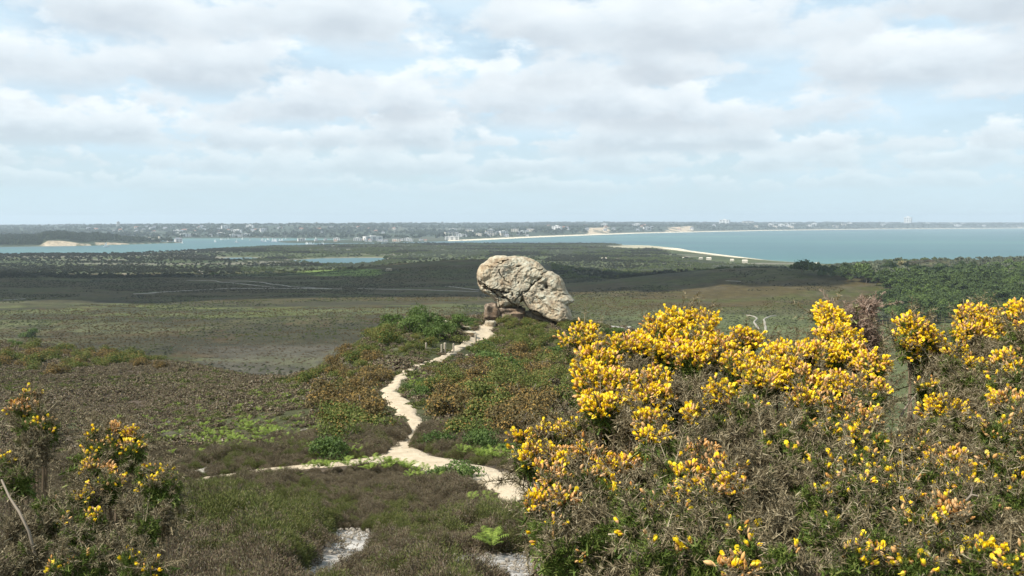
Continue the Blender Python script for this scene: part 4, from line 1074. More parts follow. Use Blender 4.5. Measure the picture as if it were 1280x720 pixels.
depL = lambda px, row: float(np.interp(row, [480, 560, 620, 720], [3.5, 3.2, 2.9, 2.35]))
L1 = [(38, 497, 12, 11, 'M'), (28, 513, 18, 10, 'P'), (50, 520, 14, 12, 'G'), (58, 533, 16, 10, 'M'), (36, 533, 20, 10, 'D'), (42, 550, 22, 14, 'D'), (30, 572, 18, 16, 'D'), (22, 598, 15, 16, 'D'), (5, 582, 9, 14, 'M')]
L2 = [(122, 544, 14, 10, 'M'), (146, 538, 16, 9, 'P'), (168, 546, 14, 9, 'P'), (132, 560, 22, 12, 'M'), (165, 563, 18, 12, 'M'), (105, 575, 14, 11, 'M'), (120, 588, 20, 12, 'P'), (100, 596, 16, 12, 'D'), (135, 605, 18, 14, 'M'), (112, 618, 22, 14, 'D')]
L3 = [(182, 590, 14, 9, 'M'), (205, 593, 18, 9, 'M'), (212, 610, 16, 14, 'G'), (190, 612, 16, 12, 'M'), (205, 640, 16, 16, 'D'), (165, 635, 22, 18, 'D'), (180, 660, 22, 20, 'D')]
L4 = [(98, 624, 18, 10, 'M'), (60, 628, 18, 9, 'G'), (85, 646, 24, 13, 'G'), (115, 650, 18, 12, 'M'), (95, 668, 22, 12, 'G'), (55, 655, 22, 18, 'D'), (140, 680, 26, 20, 'D'), (40, 690, 28, 22, 'D'), (110, 700, 22, 18, 'D'), (10, 705, 22, 20, 'D'), (75, 708, 18, 12, 'M'), (190, 710, 14, 12, 'M'), (165, 705, 20, 18, 'D'), (20, 660, 20, 20, 'D')]
bush('gorse_bush', 'leggy gorse bush with green and orange tips, leftmost of the near gorse', 'gorse bush', 22, 3.4, L1, depL, fill=.1, dens=1.2)
bush('gorse_bush', 'gorse bush with pale pink bud tips over the left heather slope', 'gorse bush', 120, 3.2, L2, depL, fill=.12, dens=1.2)
bush('gorse_bush', 'small gorse bush with orange tips at the edge of green heather', 'gorse bush', 195, 3.0, L3, depL, fill=.12, dens=1.2)
bush('gorse_bush', 'mostly dead grey gorse bush with green patches around the bare stem', 'gorse bush', 85, 2.7, L4, depL, fill=.15, dens=1.2)
# bare bleached stems lying through the bushes
def bare(label, pts, r0, r1, tw=()):
    P3 = [P(*p) for p in pts]; base = P3[0]
    b1 = Bag(); b1.add(tube([p - base for p in P3], np.linspace(r0, r1, len(P3)), 7))
    for a, b_ in tw: b1.add(tube([P(*a) - base, P(*b_) - base], [r1, r1 * .5], 5))
    o = b1.build('bare_stem', M_twig, smooth=True); o.location = base; tag(o, label, 'stem'); return o
bare('bare curving grey stem in the lower left gorse', [(44, 694, 2.5), (36, 664, 2.5), (24, 640, 2.52), (12, 622, 2.6), (2, 600, 2.7)], .0045, .003)
bare('bleached pale stick rising in the valley gap', [(1125, 522, 2.6), (1133, 508, 2.62), (1146, 492, 2.65)], .004, .002, [((1136, 504, 2.62), (1134, 492, 2.64))])
bare('forked white twig among the corner gorse flowers', [(1208, 626, 1.68), (1214, 618, 1.68), (1222, 620, 1.68)], .003, .0018, [((1214, 618, 1.68), (1216, 608, 1.68))])
# ================================================================== THE BIG ROCK
def rockmat(name, stops, dark=.5):
    m, nt, b = mat(name)
    tc = N(nt, 'ShaderNodeTexCoord')
    def nz(s, d, r=.6):
        n = N(nt, 'ShaderNodeTexNoise'); n.inputs['Scale'].default_value = s; n.inputs['Detail'].default_value = d; n.inputs['Roughness'].default_value = r
        nt.links.new(tc.outputs['Object'], n.inputs['Vector']); return n.outputs[0]
    c = ramp(nt, nz(2.0, 12, .8), stops)
    sp = N(nt, 'ShaderNodeMapRange'); sp.inputs['From Min'].default_value = .58; sp.inputs['From Max'].default_value = .70; nt.links.new(nz(3.4, 8, .7), sp.inputs[0])
    mx = N(nt, 'ShaderNodeMixRGB'); mx.inputs[2].default_value = (.13, .115, .09, 1); mx.inputs[0].default_value = .5
    mf = N(nt, 'ShaderNodeMath', operation='MULTIPLY'); mf.inputs[1].default_value = dark; nt.links.new(sp.outputs[0], mf.inputs[0]); nt.links.new(mf.outputs[0], mx.inputs[0])
    nt.links.new(c, mx.inputs[1])
    st_ = N(nt, 'ShaderNodeMapRange'); st_.inputs['From Min'].default_value = .50; st_.inputs['From Max'].default_value = .66; nt.links.new(nz(.55, 5, .6), st_.inputs[0])
    ms = N(nt, 'ShaderNodeMixRGB', blend_type='MULTIPLY'); ms.inputs[2].default_value = (.95, .82, .70, 1); nt.links.new(st_.outputs[0], ms.inputs[0]); nt.links.new(mx.outputs[0], ms.inputs[1]); mx = ms
    # darker clefts, carried on the mesh where the cracks run
    at = N(nt, 'ShaderNodeAttribute', attribute_name='cleft')
    m2 = N(nt, 'ShaderNodeMixRGB'); m2.inputs[2].default_value = (.07, .055, .04, 1); nt.links.new(at.outputs['Fac'], m2.inputs[0]); nt.links.new(mx.outputs[0], m2.inputs[1])
    nt.links.new(m2.outputs[0], b.inputs['Base Color'])
    b.inputs['Roughness'].default_value = .9; b.inputs['Specular IOR Level'].default_value = .2
    bp = N(nt, 'ShaderNodeBump'); bp.inputs['Strength'].default_value = 1; bp.inputs['Distance'].default_value = .05
    nt.links.new(nz(2.6, 12, .7), bp.inputs['Height']); nt.links.new(bp.outputs[0], b.inputs['Normal'])
    return m
M_rock = rockmat('lichen_rock', [(.34, (.12, .095, .07)), (.43, (.25, .205, .145)), (.50, (.36, .31, .225)), (.56, (.40, .375, .285)), (.66, (.55, .53, .43))])
M_peb = leafmat('pebble_stone', [(0, (.10, .085, .065)), (.5, (.22, .19, .15)), (1, (.38, .34, .28))], .9)
M_rock2 = rockmat('red_rock', [(.38, (.09, .065, .048)), (.5, (.19, .145, .105)), (.6, (.33, .275, .21))])
RD = 75.0
def rp(cx, cy):   # point of the rock outline, in metres about its own centre
    p = P(580 + cx / 7.2, 310 + cy / 7.2, RD); return p[0], p[2]
OUT = [(118, 235), (128, 195), (150, 155), (200, 112), (240, 80), (275, 70), (340, 68), (400, 76), (470, 72), (540, 72), (600, 90), (680, 130), (715, 180), (750, 205), (800, 215), (860, 250), (900, 300), (925, 370), (958, 425), (988, 466), (962, 492), (935, 505), (952, 550), (966, 600), (950, 640), (870, 666), (830, 662), (760, 640), (690, 618), (640, 598), (590, 560), (560, 520), (532, 478), (505, 490), (485, 545), (430, 535), (380, 538), (330, 540), (295, 530), (280, 490), (235, 432), (180, 408), (135, 370), (118, 300)]
OC = np.array([rp(*p) for p in OUT]); CEN = np.array(rp(520, 350))
CR = [([(120, 285), (180, 325), (240, 365), (290, 372), (340, 384), (400, 385)], .20, .55), ([(240, 368), (290, 400), (340, 425), (400, 450), (440, 490), (475, 520)], .12, .35), ([(745, 205), (690, 260), (640, 310), (600, 342), (560, 368), (510, 402), (455, 462)], .11, .30),
      ([(300, 126), (340, 121), (392, 100)], .10, .3), ([(318, 185), (345, 245), (385, 290), (415, 305)], .11, .22), ([(598, 190), (640, 174), (695, 196)], .08, .25), ([(560, 362), (620, 388)], .06, .2),
      ([(555, 530), (600, 545), (650, 552), (700, 592), (760, 628), (815, 655)], .14, .40), ([(500, 480), (520, 470), (560, 520)], .12, .35), ([(865, 400), (900, 395), (960, 440)], .07, .18), ([(760, 206), (830, 240), (870, 300)], .05, .15),
      ([(150, 160), (220, 150), (300, 170)], .06, .15), ([(420, 320), (470, 240), (520, 190)], .05, .12), ([(640, 420), (720, 480), (800, 560)], .05, .12), ([(910, 505), (940, 520)], .1, .3), ([(330, 540), (320, 470), (290, 410)], .07, .2)]
PITS = [(733, 338, 30, .35), (690, 370, 13, .2), (493, 158, 13, .2), (606, 325, 11, .2), (493, 300, 11, .2), (640, 300, 10, .15), (430, 400, 10, .12), (760, 90, 8, .1)]
ang = np.arctan2(OC[:, 1] - CEN[1], OC[:, 0] - CEN[0])
NA, NR = 460, 96
def ray_out(a):
    dx, dz = math.cos(a), math.sin(a); best = 0
    for i in range(len(OC)):
        p = OC[i] - CEN; q_ = OC[(i + 1) % len(OC)] - CEN; e = q_ - p
        den = dx * e[1] - dz * e[0]
        if abs(den) < 1e-9: continue
        t = (p[0] * e[1] - p[1] * e[0]) / den; s = (p[0] * dz - p[1] * dx) / den
        if t > 0 and -1e-6 <= s <= 1 + 1e-6: best = max(best, t)
    return best
aa = np.linspace(0, 2 * math.pi, NA, endpoint=False); ro = np.array([ray_out(a) for a in aa])
ro = ro * .8 + .1 * (np.roll(ro, 1) + np.roll(ro, -1))
V = []; cl = []
def crackf(x, z):
    g = np.zeros(len(x)); c = np.zeros(len(x))
    wx = x + .42 * (fbm(x, z, .45, 5, 3) - .5); wz = z + .42 * (fbm(x, z, .45, 6, 3) - .5)
    for pts, w, dep in CR:
        Q = np.array([rp(*p) for p in pts]); best = np.full(len(x), 9.)
        for i in range(len(Q) - 1):
            e = Q[i + 1] - Q[i]; t = np.clip(((wx - Q[i][0]) * e[0] + (wz - Q[i][1]) * e[1]) / (e @ e), 0, 1)
            best = np.minimum(best, np.hypot(wx - Q[i][0] - t * e[0], wz - Q[i][1] - t * e[1]))
        best = best * (1 + 1.6 * (fbm(x, z, .25, 44, 2) > .5)); w = w * .62
        g = np.maximum(g, dep * np.exp(-(best / w) ** 2)); c = np.maximum(c, np.exp(-(best / (w * .55)) ** 2) * min(1, dep / .3))
    for cx, cy, r, dep in PITS:
        q_ = rp(cx, cy); r_ = r / 7.2 * RD / F; dd_ = np.hypot(wx - q_[0], wz - q_[1])
        g = np.maximum(g, dep * np.exp(-(dd_ / r_) ** 2)); c = np.maximum(c, np.exp(-(dd_ / r_) ** 4) * .9)
    return g, c
base_z = zat(uof(650) * RD, RD)
for side in (0, 1):
    for k in range(NR if side == 0 else NR - 1):
        t = (k / (NR - 1)) if side == 0 else (k / (NR - 1))
        tt = t ** .8
        x = CEN[0] + np.cos(aa) * ro * tt; z = CEN[1] + np.sin(aa) * ro * tt
        T = 1.9 if side == 0 else 2.3
        lenx = (x - CEN[0]); up = (z - CEN[1])
        prof = (1 - t ** (7 * (ro / ro.mean()) ** 1.8)) ** .5
        dep = T * prof * (.82 + .3 * (fbm(x + 30, z, 1.6, 7 + side, 3) - .2))
        if side == 0:
            dep = dep - up * .30 * prof - .0
            g, c = crackf(x, z); dep = dep - g * np.clip(prof * 1.6, 0, 1)
            # lower ledges stand back under the main face
            led = sdf(x, z, [rp(*p) for p in [(110, 290), (180, 330), (240, 370), (330, 384), (400, 450), (475, 520), (490, 560), (250, 560), (100, 420)]])
            dep = dep - .34 * sstep(led, -.02, .05) * prof
            led = sdf(x, z, [rp(*p) for p in [(540, 500), (600, 545), (650, 552), (700, 592), (760, 628), (830, 665), (760, 700), (560, 620)]])
            dep = dep - .45 * sstep(led, -.02, .05) * prof
            dep = dep + (.24 * (fbm(x, z, .9, 9, 3) - .5) + .13 * np.abs(fbm(x * .8 + z * .5, z - x * .4, .34, 19, 3) - .5) * -2 + .06 * (fbm(x, z, .12, 39, 2) - .5)) * np.clip(prof * 1.5, 0, 1)
            blk = np.floor(fbm(x + z * .3, z, 1.5, 59, 2) * 9) / 9; dep = dep + .42 * (blk - .5) * prof
            y = RD - dep
        else:
            c = np.zeros(NA); y = RD + dep + up * .1 * prof + .3 * (fbm(x, z, .8, 19, 3) - .5) * prof
        rr = 1 + (.07 * (fbm(np.cos(aa) * 9, np.sin(aa) * 9, 1.1, 29, 3) - .5)) * sstep(np.full(NA, t), .6, 1)
        V.append(np.column_stack([CEN[0] + (x - CEN[0]) * rr, y, CEN[1] + (z - CEN[1]) * rr])); cl.append(c)
V0 = np.array(V[:NR]); V1 = np.array(V[NR:])
if True:
    Vall = np.vstack([V0.reshape(-1, 3), V1.reshape(-1, 3)])
    i0 = np.arange(NR * NA).reshape(NR, NA); i1 = NR * NA + np.arange((NR - 1) * NA).reshape(NR - 1, NA)
    def ringq(a, flip):
        q_ = np.stack([a[:-1], a[1:], np.roll(a[1:], -1, 1), np.roll(a[:-1], -1, 1)], -1).reshape(-1, 4)
        return q_[:, ::-1] if flip else q_
    back = np.vstack([i1, i0[-1:]])
    Q = np.vstack([ringq(i0, True), ringq(back, False)])
    cl = np.concatenate([np.array(cl[:NR]).ravel(), np.zeros(len(i1.ravel()))])
org = np.array([CEN[0], RD, base_z])
rock = make_mesh('balancing_rock', Vall - org, [Q], M_rock, smooth=True)
rock.location = org
bm_ = rock.data.attributes.new('cleft', 'FLOAT', 'POINT'); bm_.data.foreach_set('value', (np.minimum(1, cl * 1.15)).astype(np.float32))
tag(rock, 'huge pale lichen covered sandstone rock perched on the ridge crest', 'rock')
try: rock.data.set_sharp_from_angle(angle=R(38))
except Exception: pass

def boulder(name, label, px0, row0, px1, row1, d, depth, m, seed, cat='rock', boxy=.55, group=None):
    a = P(px0, row0, d); b_ = P(px1, row1, d); c = (a + b_) / 2; sx, sz = abs(b_[0] - a[0]) / 2, abs(a[2] - b_[2]) / 2
    n = 22; V = []; 
    us = np.linspace(0, 2 * math.pi, 32, endpoint=False); vs = np.linspace(-math.pi / 2, math.pi / 2, n)
    def se(w, e): return math.copysign(abs(w) ** e, w)
    for v in vs:
        for u in us:
            p = np.array([se(math.cos(v), boxy) * se(math.cos(u), boxy), se(math.cos(v), boxy) * se(math.sin(u), boxy), se(math.sin(v), boxy)])
            nn = mnoise.fractal(Vector(p * 1.4) + Vector((seed * 7.1, 0, 0)), 1, 2, 5)
            V.append(p * (1 + .26 * nn) * np.array([sx, depth, sz]))
    Fq = []
    for i in range(n - 1):
        for j in range(32): Fq.append((i * 32 + j, i * 32 + (j + 1) % 32, (i + 1) * 32 + (j + 1) % 32, (i + 1) * 32 + j))
    o = make_mesh(name, np.array(V), [np.array(Fq)], m, smooth=True); o.location = c
    tag(o, label, cat, group)
    try: o.data.set_sharp_from_angle(angle=R(35))
    except Exception: pass
    return o
boulder('boulder', 'squarish dark red stone at the left foot of the big rock', 606, 379.5, 624, 401, 74.2, .8, M_rock2, 1)
boulder('boulder', 'long pinkish brown slab under the middle of the big rock', 621, 384, 656, 402, 74.6, 1.2, M_rock2, 2, boxy=.45)
boulder('boulder', 'grey brown stone under the right side of the big rock', 653, 389, 690, 404, 75.6, 1.2, M_rock, 3)
boulder('boulder', 'small round pale stone in the green bushes left of the path', 552, 400.5, 559, 405.5, 64.5, .22, M_rock, 4, boxy=.8)
boulder('boulder', 'sandy stone right beside the path under the dark red stone', 606, 401, 620, 410, 71.4, .4, M_rock, 5)
boulder('boulder', 'low grey rock at the edge of the path left of its top bend', 575, 408, 588, 415, 66.5, .5, M_rock, 6)
boulder('boulder', 'flat pale rock beside the top bend of the path', 577, 414, 594, 420, 63.5, .5, M_rock, 7)
boulder('boulder', 'small orange brown rock at the tip of the sandy patch', 745, 402.5, 754, 408.5, 86, .5, M_rock2, 8)
q = hit(486, 338.6, 300, 1500); w_ = q[1] * 3.4 / F
boulder('boulder', 'distant pale boulder on the dark hillside left of the big rock', 482.5, 335.4, 490, 339.4, q[1], w_ * .8, M_rock, 9)
q = hit(155, 344, 300, 1500)
boulder('boulder', 'tiny white boulder on the distant dark heath at the left', 152.4, 341.8, 158, 344.5, q[1], 1.4, M_rock, 10)
for k, (a, b_, w_) in enumerate([(596, 432, 4), (584, 446, 4), (591, 447, 3), (601, 430, 3), (607, 433, 4)]):
    q = hit(a, b_, 30, 80)
    boulder('stone', 'small pale stone spilled below the top bend of the path', a - w_ / 2, b_ - w_ * .8, a + w_ / 2, b_ + .3, q[1], .14, M_rock, 20 + k, 'stone', .8, 'pale stones below the path bend')
# loose pebbles and grit on the bare sand and the path (countless)
pebs = []
for k in range(3):
    g = np.random.default_rng(90 + k); n_ = 9; V_ = []
    for v in np.linspace(-1.4, 1.4, 5):
        for u in np.linspace(0, 2 * math.pi, 7, endpoint=False): V_.append(np.array([math.cos(v) * math.cos(u), math.cos(v) * math.sin(u) * .8, math.sin(v) * .6]) * (.03 * g.uniform(.75, 1.2)))
    Fq = [(i * 7 + j, i * 7 + (j + 1) % 7, (i + 1) * 7 + (j + 1) % 7, (i + 1) * 7 + j) for i in range(4) for j in range(7)]
    pebs.append(make_mesh('pebble', np.array(V_), [np.array(Fq)], M_peb, smooth=False, link=False))
xs, ys = [], []
for (q_, (a_, b_, rx_, ry_, tl_)) in zip(SQ[:4], SANDS[:4]):
    xs.append(q_[0] + rng.normal(size=420) * (rx_ * .8 + .1)); ys.append(q_[1] + rng.normal(size=420) * ry_ * .8)
sel = PP[:NPATH]; sel = sel[sel[:, 1] < 45]; pick = rng.integers(0, len(sel), 2600)
xs.append(sel[pick, 0] + rng.normal(size=2600) * sel[pick, 2] * .75); ys.append(sel[pick, 1] + rng.normal(size=2600) * sel[pick, 2] * .75)
xs = np.concatenate(xs); ys = np.concatenate(ys)
scatter_stuff('pebbles', np.column_stack([xs, ys, height(xs, ys) + .035]), rng.choice([.2, .3, .45, .7, 1.1], len(xs), p=[.32, .32, .22, .11, .03]), pebs, rng.integers(0, 3, len(xs)), 'loose pale pebbles on the sandy path and bare patches', .3)
# posts by the path
M_post = plainmat('weathered_post', (.42, .36, .27), .9)
POSTS = [(533, 438, 8, 'thin weathered post standing alone in the bushes left of the others'), (552, 441, 9, 'short weathered post, left one of the close pair'), (556, 441, 11, 'taller weathered post, right one of the close pair'), (567, 440, 9, 'weathered post at the lower side of the path'), (594.6, 430, 11, 'stout pale post at the top bend of the path')]
for a, b_, h_, lab in POSTS:
    q = hit(a, b_, 30, 80); H = (h_ + 2) * q[1] / F; w_ = .055 if h_ < 11 else .075
    pb = Bag(); 
    ring = [(w_, -.3), (w_, H * .9), (w_ * .85, H * .97), (w_ * .3, H)]
    Vp = np.array([(r_ * math.cos(t_ * math.pi / 4), r_ * math.sin(t_ * math.pi / 4), z_) for r_, z_ in ring for t_ in range(8)])
    Fq = np.array([(k * 8 + j, k * 8 + (j + 1) % 8, (k + 1) * 8 + (j + 1) % 8, (k + 1) * 8 + j) for k in range(3) for j in range(8)])
    pb.add((Vp, Fq)); o = pb.build('wooden_post', M_post); o.location = q; o.rotation_euler = (R(2), R(rng.uniform(-4, 4)), 0); tag(o, lab, 'post')
pb = Bag(); V_, F2 = box(-.6, -.06, -.05, .6, .06, .14); pb.add((V_, F2)); 
for k, (a, b_) in enumerate([(560, 441), (578, 436), (566, 444)]):
    q = hit(a, b_ , 30, 80)
    bd = Bag(); V_, F2 = box(-.36, -.05, -.12, .36, .05, .11); V_ = V_ + rng.normal(size=V_.shape) * .01; bd.add((V_, F2)); o = bd.build('step_board', M_post); o.location = q; o.rotation_euler = (0, 0, R(15 + 20 * k))
    tag(o, ['worn wooden step edging between the posts on the path', 'worn wooden step edging farthest up the path', 'worn wooden step edging just below the posts'][k], 'step')

# ================================================================== BUILDINGS ON THE FAR SHORE
M_white = plainmat('white_render', (.66, .65, .62)); M_cream = plainmat('cream_render', (.62, .56, .46)); M_brick = plainmat('red_brick', (.34, .20, .14))
M_roofr = plainmat('red_tile', (.30, .15, .10)); M_roofg = plainmat('grey_slate', (.20, .21, .23)); M_glass = plainmat('window_glass', (.05, .07, .09), .2, .5)
def make_house(name, w, dp, h, mw, mr, kind):
    root = bpy.data.objects.new(name, None); COL.objects.link(root)
    b1 = Bag(); b1.add(box(-w / 2, -dp / 2, -4, w / 2, dp / 2, h)); b1.build('wall', mw, root)
    if kind == 'pitched':
        e = .5; V_ = np.array([(-w / 2 - e, -dp / 2 - e, h), (w / 2 + e, -dp / 2 - e, h), (w / 2 + e, dp / 2 + e, h), (-w / 2 - e, dp / 2 + e, h), (-w / 2 + 1, 0, h + dp * .36), (w / 2 - 1, 0, h + dp * .36)])
        b2 = Bag(); b2.add((V_, np.array([(0, 1, 5, 4), (2, 3, 4, 5), (3, 2, 1, 0)]))); b2.add((V_[[3, 0, 4]], np.array([[0, 1, 2]]))); b2.add((V_[[1, 2, 5]], np.array([[0, 1, 2]])))
        rf = b2.build('roof', mr, root)
        b3 = Bag(); b3.add(box(w * .22, -.6, h + dp * .2, w * .22 + 1.2, .6, h + dp * .36 + 1.6)); b3.build('chimney', M_brick, rf)
    else:
        b2 = Bag(); b2.add(box(-w / 2 - .4, -dp / 2 - .4, h + .003, w / 2 + .4, dp / 2 + .4, h + .9)); b2.add(box(-w * .15, -dp * .2, h + .903, w * .15, dp * .2, h + 3)); b2.build('roof', mr, root)
    nf = 2 if h < 10 else 3; nw = 2 if h < 10 else 3
    for f_ in range(nf):
        for k in range(nw):
            x0 = -w / 2 + (k + .25) * w / nw; o_ = Bag(); o_.add(box(x0, -dp / 2 - .06, f_ * h / nf + .9, x0 + w / nw * .5, -dp / 2 - .01, (f_ + .72) * h / nf)); o_.build('window', M_glass, root)
    return root
HP = {'villa': make_house('house', 15, 10, 6.5, M_white, M_roofg, 'pitched'), 'redroof': make_house('house', 16, 10, 6.5, M_cream, M_roofr, 'pitched'), 'brick': make_house('house', 15, 10, 6, M_brick, M_roofr, 'pitched'),
      'flats': make_house('apartment_block', 34, 15, 13, M_white, M_white, 'flat'), 'creamflats': make_house('apartment_block', 36, 15, 15, M_cream, M_roofg, 'flat'), 'cabin': make_house('beach_cabin', 13, 6, 2.6, M_cream, M_cream, 'pitched')}
husd = set()
def full_h(x, y):
    z = height(x, y); return coast_fix(x, y, z)[0]
def hitfar(px, row, d0, d1):
    ds = np.linspace(d0, d1, 1600); xs = uof(px, row) * ds; zs = EYE + slope(row) * ds
    g = full_h(xs, ds); k = np.where(g > zs)[0]
    if not len(k): return None
    j = k[0]; return np.array([xs[j], ds[j], max(g[j], 1.0)])
def house(kind, px, row, label, cat, group=None, d0=2600, d1=11000, s=1.0, q=None, sz=None):
    q = hitfar(px, row, d0, d1) if q is None else q
    if q is None: return None
    o = HP[kind] if kind not in husd else copy_tree(HP[kind]); husd.add(kind)
    s = s * (.72 if group and kind != 'cabin' else 1); sz = sz and sz
    o.location = q; o.rotation_euler = (0, 0, math.atan2(-q[0], q[1]) + rng.uniform(-.5, .5)); o.scale = (s, s, sz or s)
    tag(o, label, cat, group); return o
def cluster(n, x0, x1, r0, r1, mixk, where, grp, s=(1, 1.4), d0=2600):
    for _ in range(n):
        k = mixk[rng.integers(0, len(mixk))]
        nm = {'villa': 'small white house', 'redroof': 'cream house with red roof', 'brick': 'red brick house', 'flats': 'white apartment block', 'creamflats': 'cream apartment block', 'cabin': 'low white cabin'}[k]
        c = {'villa': 'house', 'redroof': 'house', 'brick': 'house', 'flats': 'building', 'creamflats': 'building', 'cabin': 'cabin'}[k]
        house(k, rng.uniform(x0, x1), rng.uniform(r0, r1), nm + ' ' + where, c, nm + 's ' + grp, s=rng.uniform(*s), d0=d0)
cluster(16, 100, 240, 286, 291, ['villa', 'redroof', 'villa'], 'among trees on the far left hills', 'on the far left hills', (1.2, 1.9))
cluster(26, 180, 340, 284, 292, ['villa', 'villa', 'redroof', 'flats'], 'on the wooded slope behind the harbour', 'behind the harbour', (1.1, 1.7))
cluster(14, 230, 330, 294.5, 296.6, ['flats', 'villa'], 'on the far harbour quay', 'on the harbour quay', (1.0, 1.5))
cluster(14, 340, 520, 284, 293, ['villa', 'redroof'], 'in the trees above the sandy spit houses', 'above the spit', (1.1, 1.7))
cluster(34, 372, 540, 300.2, 302.4, ['villa', 'redroof', 'villa', 'creamflats', 'flats'], 'along the low harbour mouth peninsula', 'on the peninsula', (.55, .85), 2300)
cluster(30, 550, 668, 288, 296.5, ['villa', 'flats', 'villa', 'creamflats'], 'on the cliff top above the bay', 'on the cliff above the bay', (1.0, 1.6))
cluster(24, 668, 900, 282, 289, ['villa', 'flats', 'redroof', 'villa'], 'above the far sandy cliffs', 'above the far sandy cliffs', (1.2, 2.0))
cluster(22, 900, 1120, 280, 285, ['flats', 'creamflats', 'villa'], 'in the town across the bay', 'in the town across the bay', (1.1, 1.8))
cluster(12, 1120, 1275, 280, 284, ['flats', 'villa'], 'on the most distant shore to the right', 'on the most distant shore', (1.2, 1.8))
for a, b_, k, s, sz, lab in [(906, 279.6, 'flats', 2.6, 2.6, 'large white hotel block above the far bay'), (935, 280, 'creamflats', 2.6, 1.7, 'wide cream hotel right of the white one'), (1135, 280, 'flats', 2.2, 5.2, 'tall white tower block on the far horizon'), (1108, 280.5, 'flats', 3.2, 1.1, 'long low white building left of the tower block'), (968, 281.5, 'flats', 2.6, 1.2, 'low white seafront building across the bay'), (148, 282.8, 'creamflats', .45, 1.6, 'single small tower on the left skyline'),
                              (466, 300.5, 'flats', 1.6, .9, 'white long hotel in the middle of the peninsula'), (565, 300, 'flats', 1.3, .8, 'white hotel where the peninsula meets the cliff')]:
    house(k, a, b_, lab, 'building', s=s, sz=sz, d0=2300 if b_ > 297 else 5000)
for k, (a, b_) in enumerate([(755, 325.3), (772, 325.8), (855, 324.6), (876, 324.4), (886, 325), (915, 326.5), (931, 328.2), (1004, 332), (1021, 332.4)]):
    q = hit(a, b_, 700, 2000)
    house('cabin', a, b_, 'low white roofed cabin in the scrub behind the beach', 'cabin', 'cabins behind the beach', s=.4 if k % 2 else .55, q=q + np.array([0, 0, 1.2]))
# island castle and quay house
def castle():
    q = hitfar(194, 302.4, 2000, 3600)
    root = empty('castle', q, .4); tag(root, 'brown stone castle at the tip of the wooded island', 'castle')
    root.scale = (.8, .8, .8)
    b1 = Bag(); b1.add(box(-17, -8, -2, 14, 8, 11)); b1.build('main_block', M_cream, root)
    for k, (x_, y_, h_) in enumerate([(-17, -8, 16), (14, -8, 18), (14, 8, 16), (-17, 8, 15)]):
        b2 = Bag(); b2.add(tube([[x_, y_, -2], [x_, y_, h_]], [3.4, 3.4], 8)); b2.add(tube([[x_, y_, h_ + .01], [x_, y_, h_ + 1.4]], [3.8, 3.8], 8)); b2.build('tower', M_cream, root)
castle()
q = hitfar(223, 302.7, 2000, 3600)
house('villa', 0, 0, 'white quay house on the point beyond the castle', 'house', q=q, s=1.25); 
house('villa', 0, 0, 'smaller white quay house beside the jetty on the point', 'house', q=q + np.array([-22, -8, 0]), s=.8)
for k in list(HP):
    if k not in husd:
        for ch in list(HP[k].children_recursive): bpy.data.objects.remove(ch)
        bpy.data.objects.remove(HP[k])
# boats
M_hull = plainmat('white_hull', (.80, .80, .80), .4); M_sail = plainmat('sailcloth', (.82, .82, .80)); M_mast = plainmat('mast_metal', (.6, .6, .62), .4)
def make_boat():
    root = bpy.data.objects.new('sailing_boat', None); COL.objects.link(root)
    V_ = []; 
    for t in np.linspace(0, 1, 9):
        w_ = 1.9 * (math.sin(math.pi * (t * .82 + .12)) ** .7); x_ = -6 + 12 * t
        V_ += [(x_, -w_, 1.5 + .4 * t), (x_, -w_ * .6, -.3), (x_, w_ * .6, -.3), (x_, w_, 1.5 + .4 * t)]
    Fq = [(4 * k + j, 4 * k + (j + 1) % 4, 4 * k + 4 + (j + 1) % 4, 4 * k + 4 + j) for k in range(8) for j in range(4)] + [(0, 3, 2, 1), (32, 33, 34, 35)]
    b1 = Bag(); b1.add((np.array(V_), np.array(Fq))); b1.build('hull', M_hull, root)
    b2 = Bag(); b2.add(box(-2.5, -1.1, 1.55, 2.0, 1.1, 2.7)); b2.build('cabin', M_hull, root)
    b3 = Bag(); b3.add(tube([[.5, 0, 1.5], [.5, 0, 14]], [.12, .08], 6)); b3.add(tube([[.5, 0, 3.2], [-4.5, 0, 3.2]], [.1, .1], 6)); b3.build('mast', M_mast, root)
    b4 = Bag(); b4.add((np.array([(.3, -.05, 3.5), (-4.3, -.05, 3.5), (.3, -.05, 13.5), (.3, .05, 3.5), (-4.3, .05, 3.5), (.3, .05, 13.5)]), np.array([(0, 1, 2), (5, 4, 3), (0, 3, 4), (0, 4, 1), (1, 4, 5), (1, 5, 2), (2, 5, 3), (2, 3, 0)]))); b4.build('sail', M_sail, root)
    return root
bt = make_boat(); fb_ = True
BO = [(269, 301.8, 1.1, 'white sailing boat alone on the open harbour water'), (296, 302.6, 1.3, 'larger white sailing boat nearest the harbour scrub shore'), (133, 307.6, 1.4, 'white boat just off the island sand cliffs'), (228, 303.4, .8, 'white boat moored off the castle point')]
for _ in range(20): BO.append((rng.uniform(326, 352), rng.uniform(299.4, 301.6), .9, None))
for _ in range(10): BO.append((rng.uniform(255, 420), rng.uniform(298, 300), .9, None))
for _ in range(8): BO.append((rng.uniform(380, 420), rng.uniform(304, 305.2), .8, None))
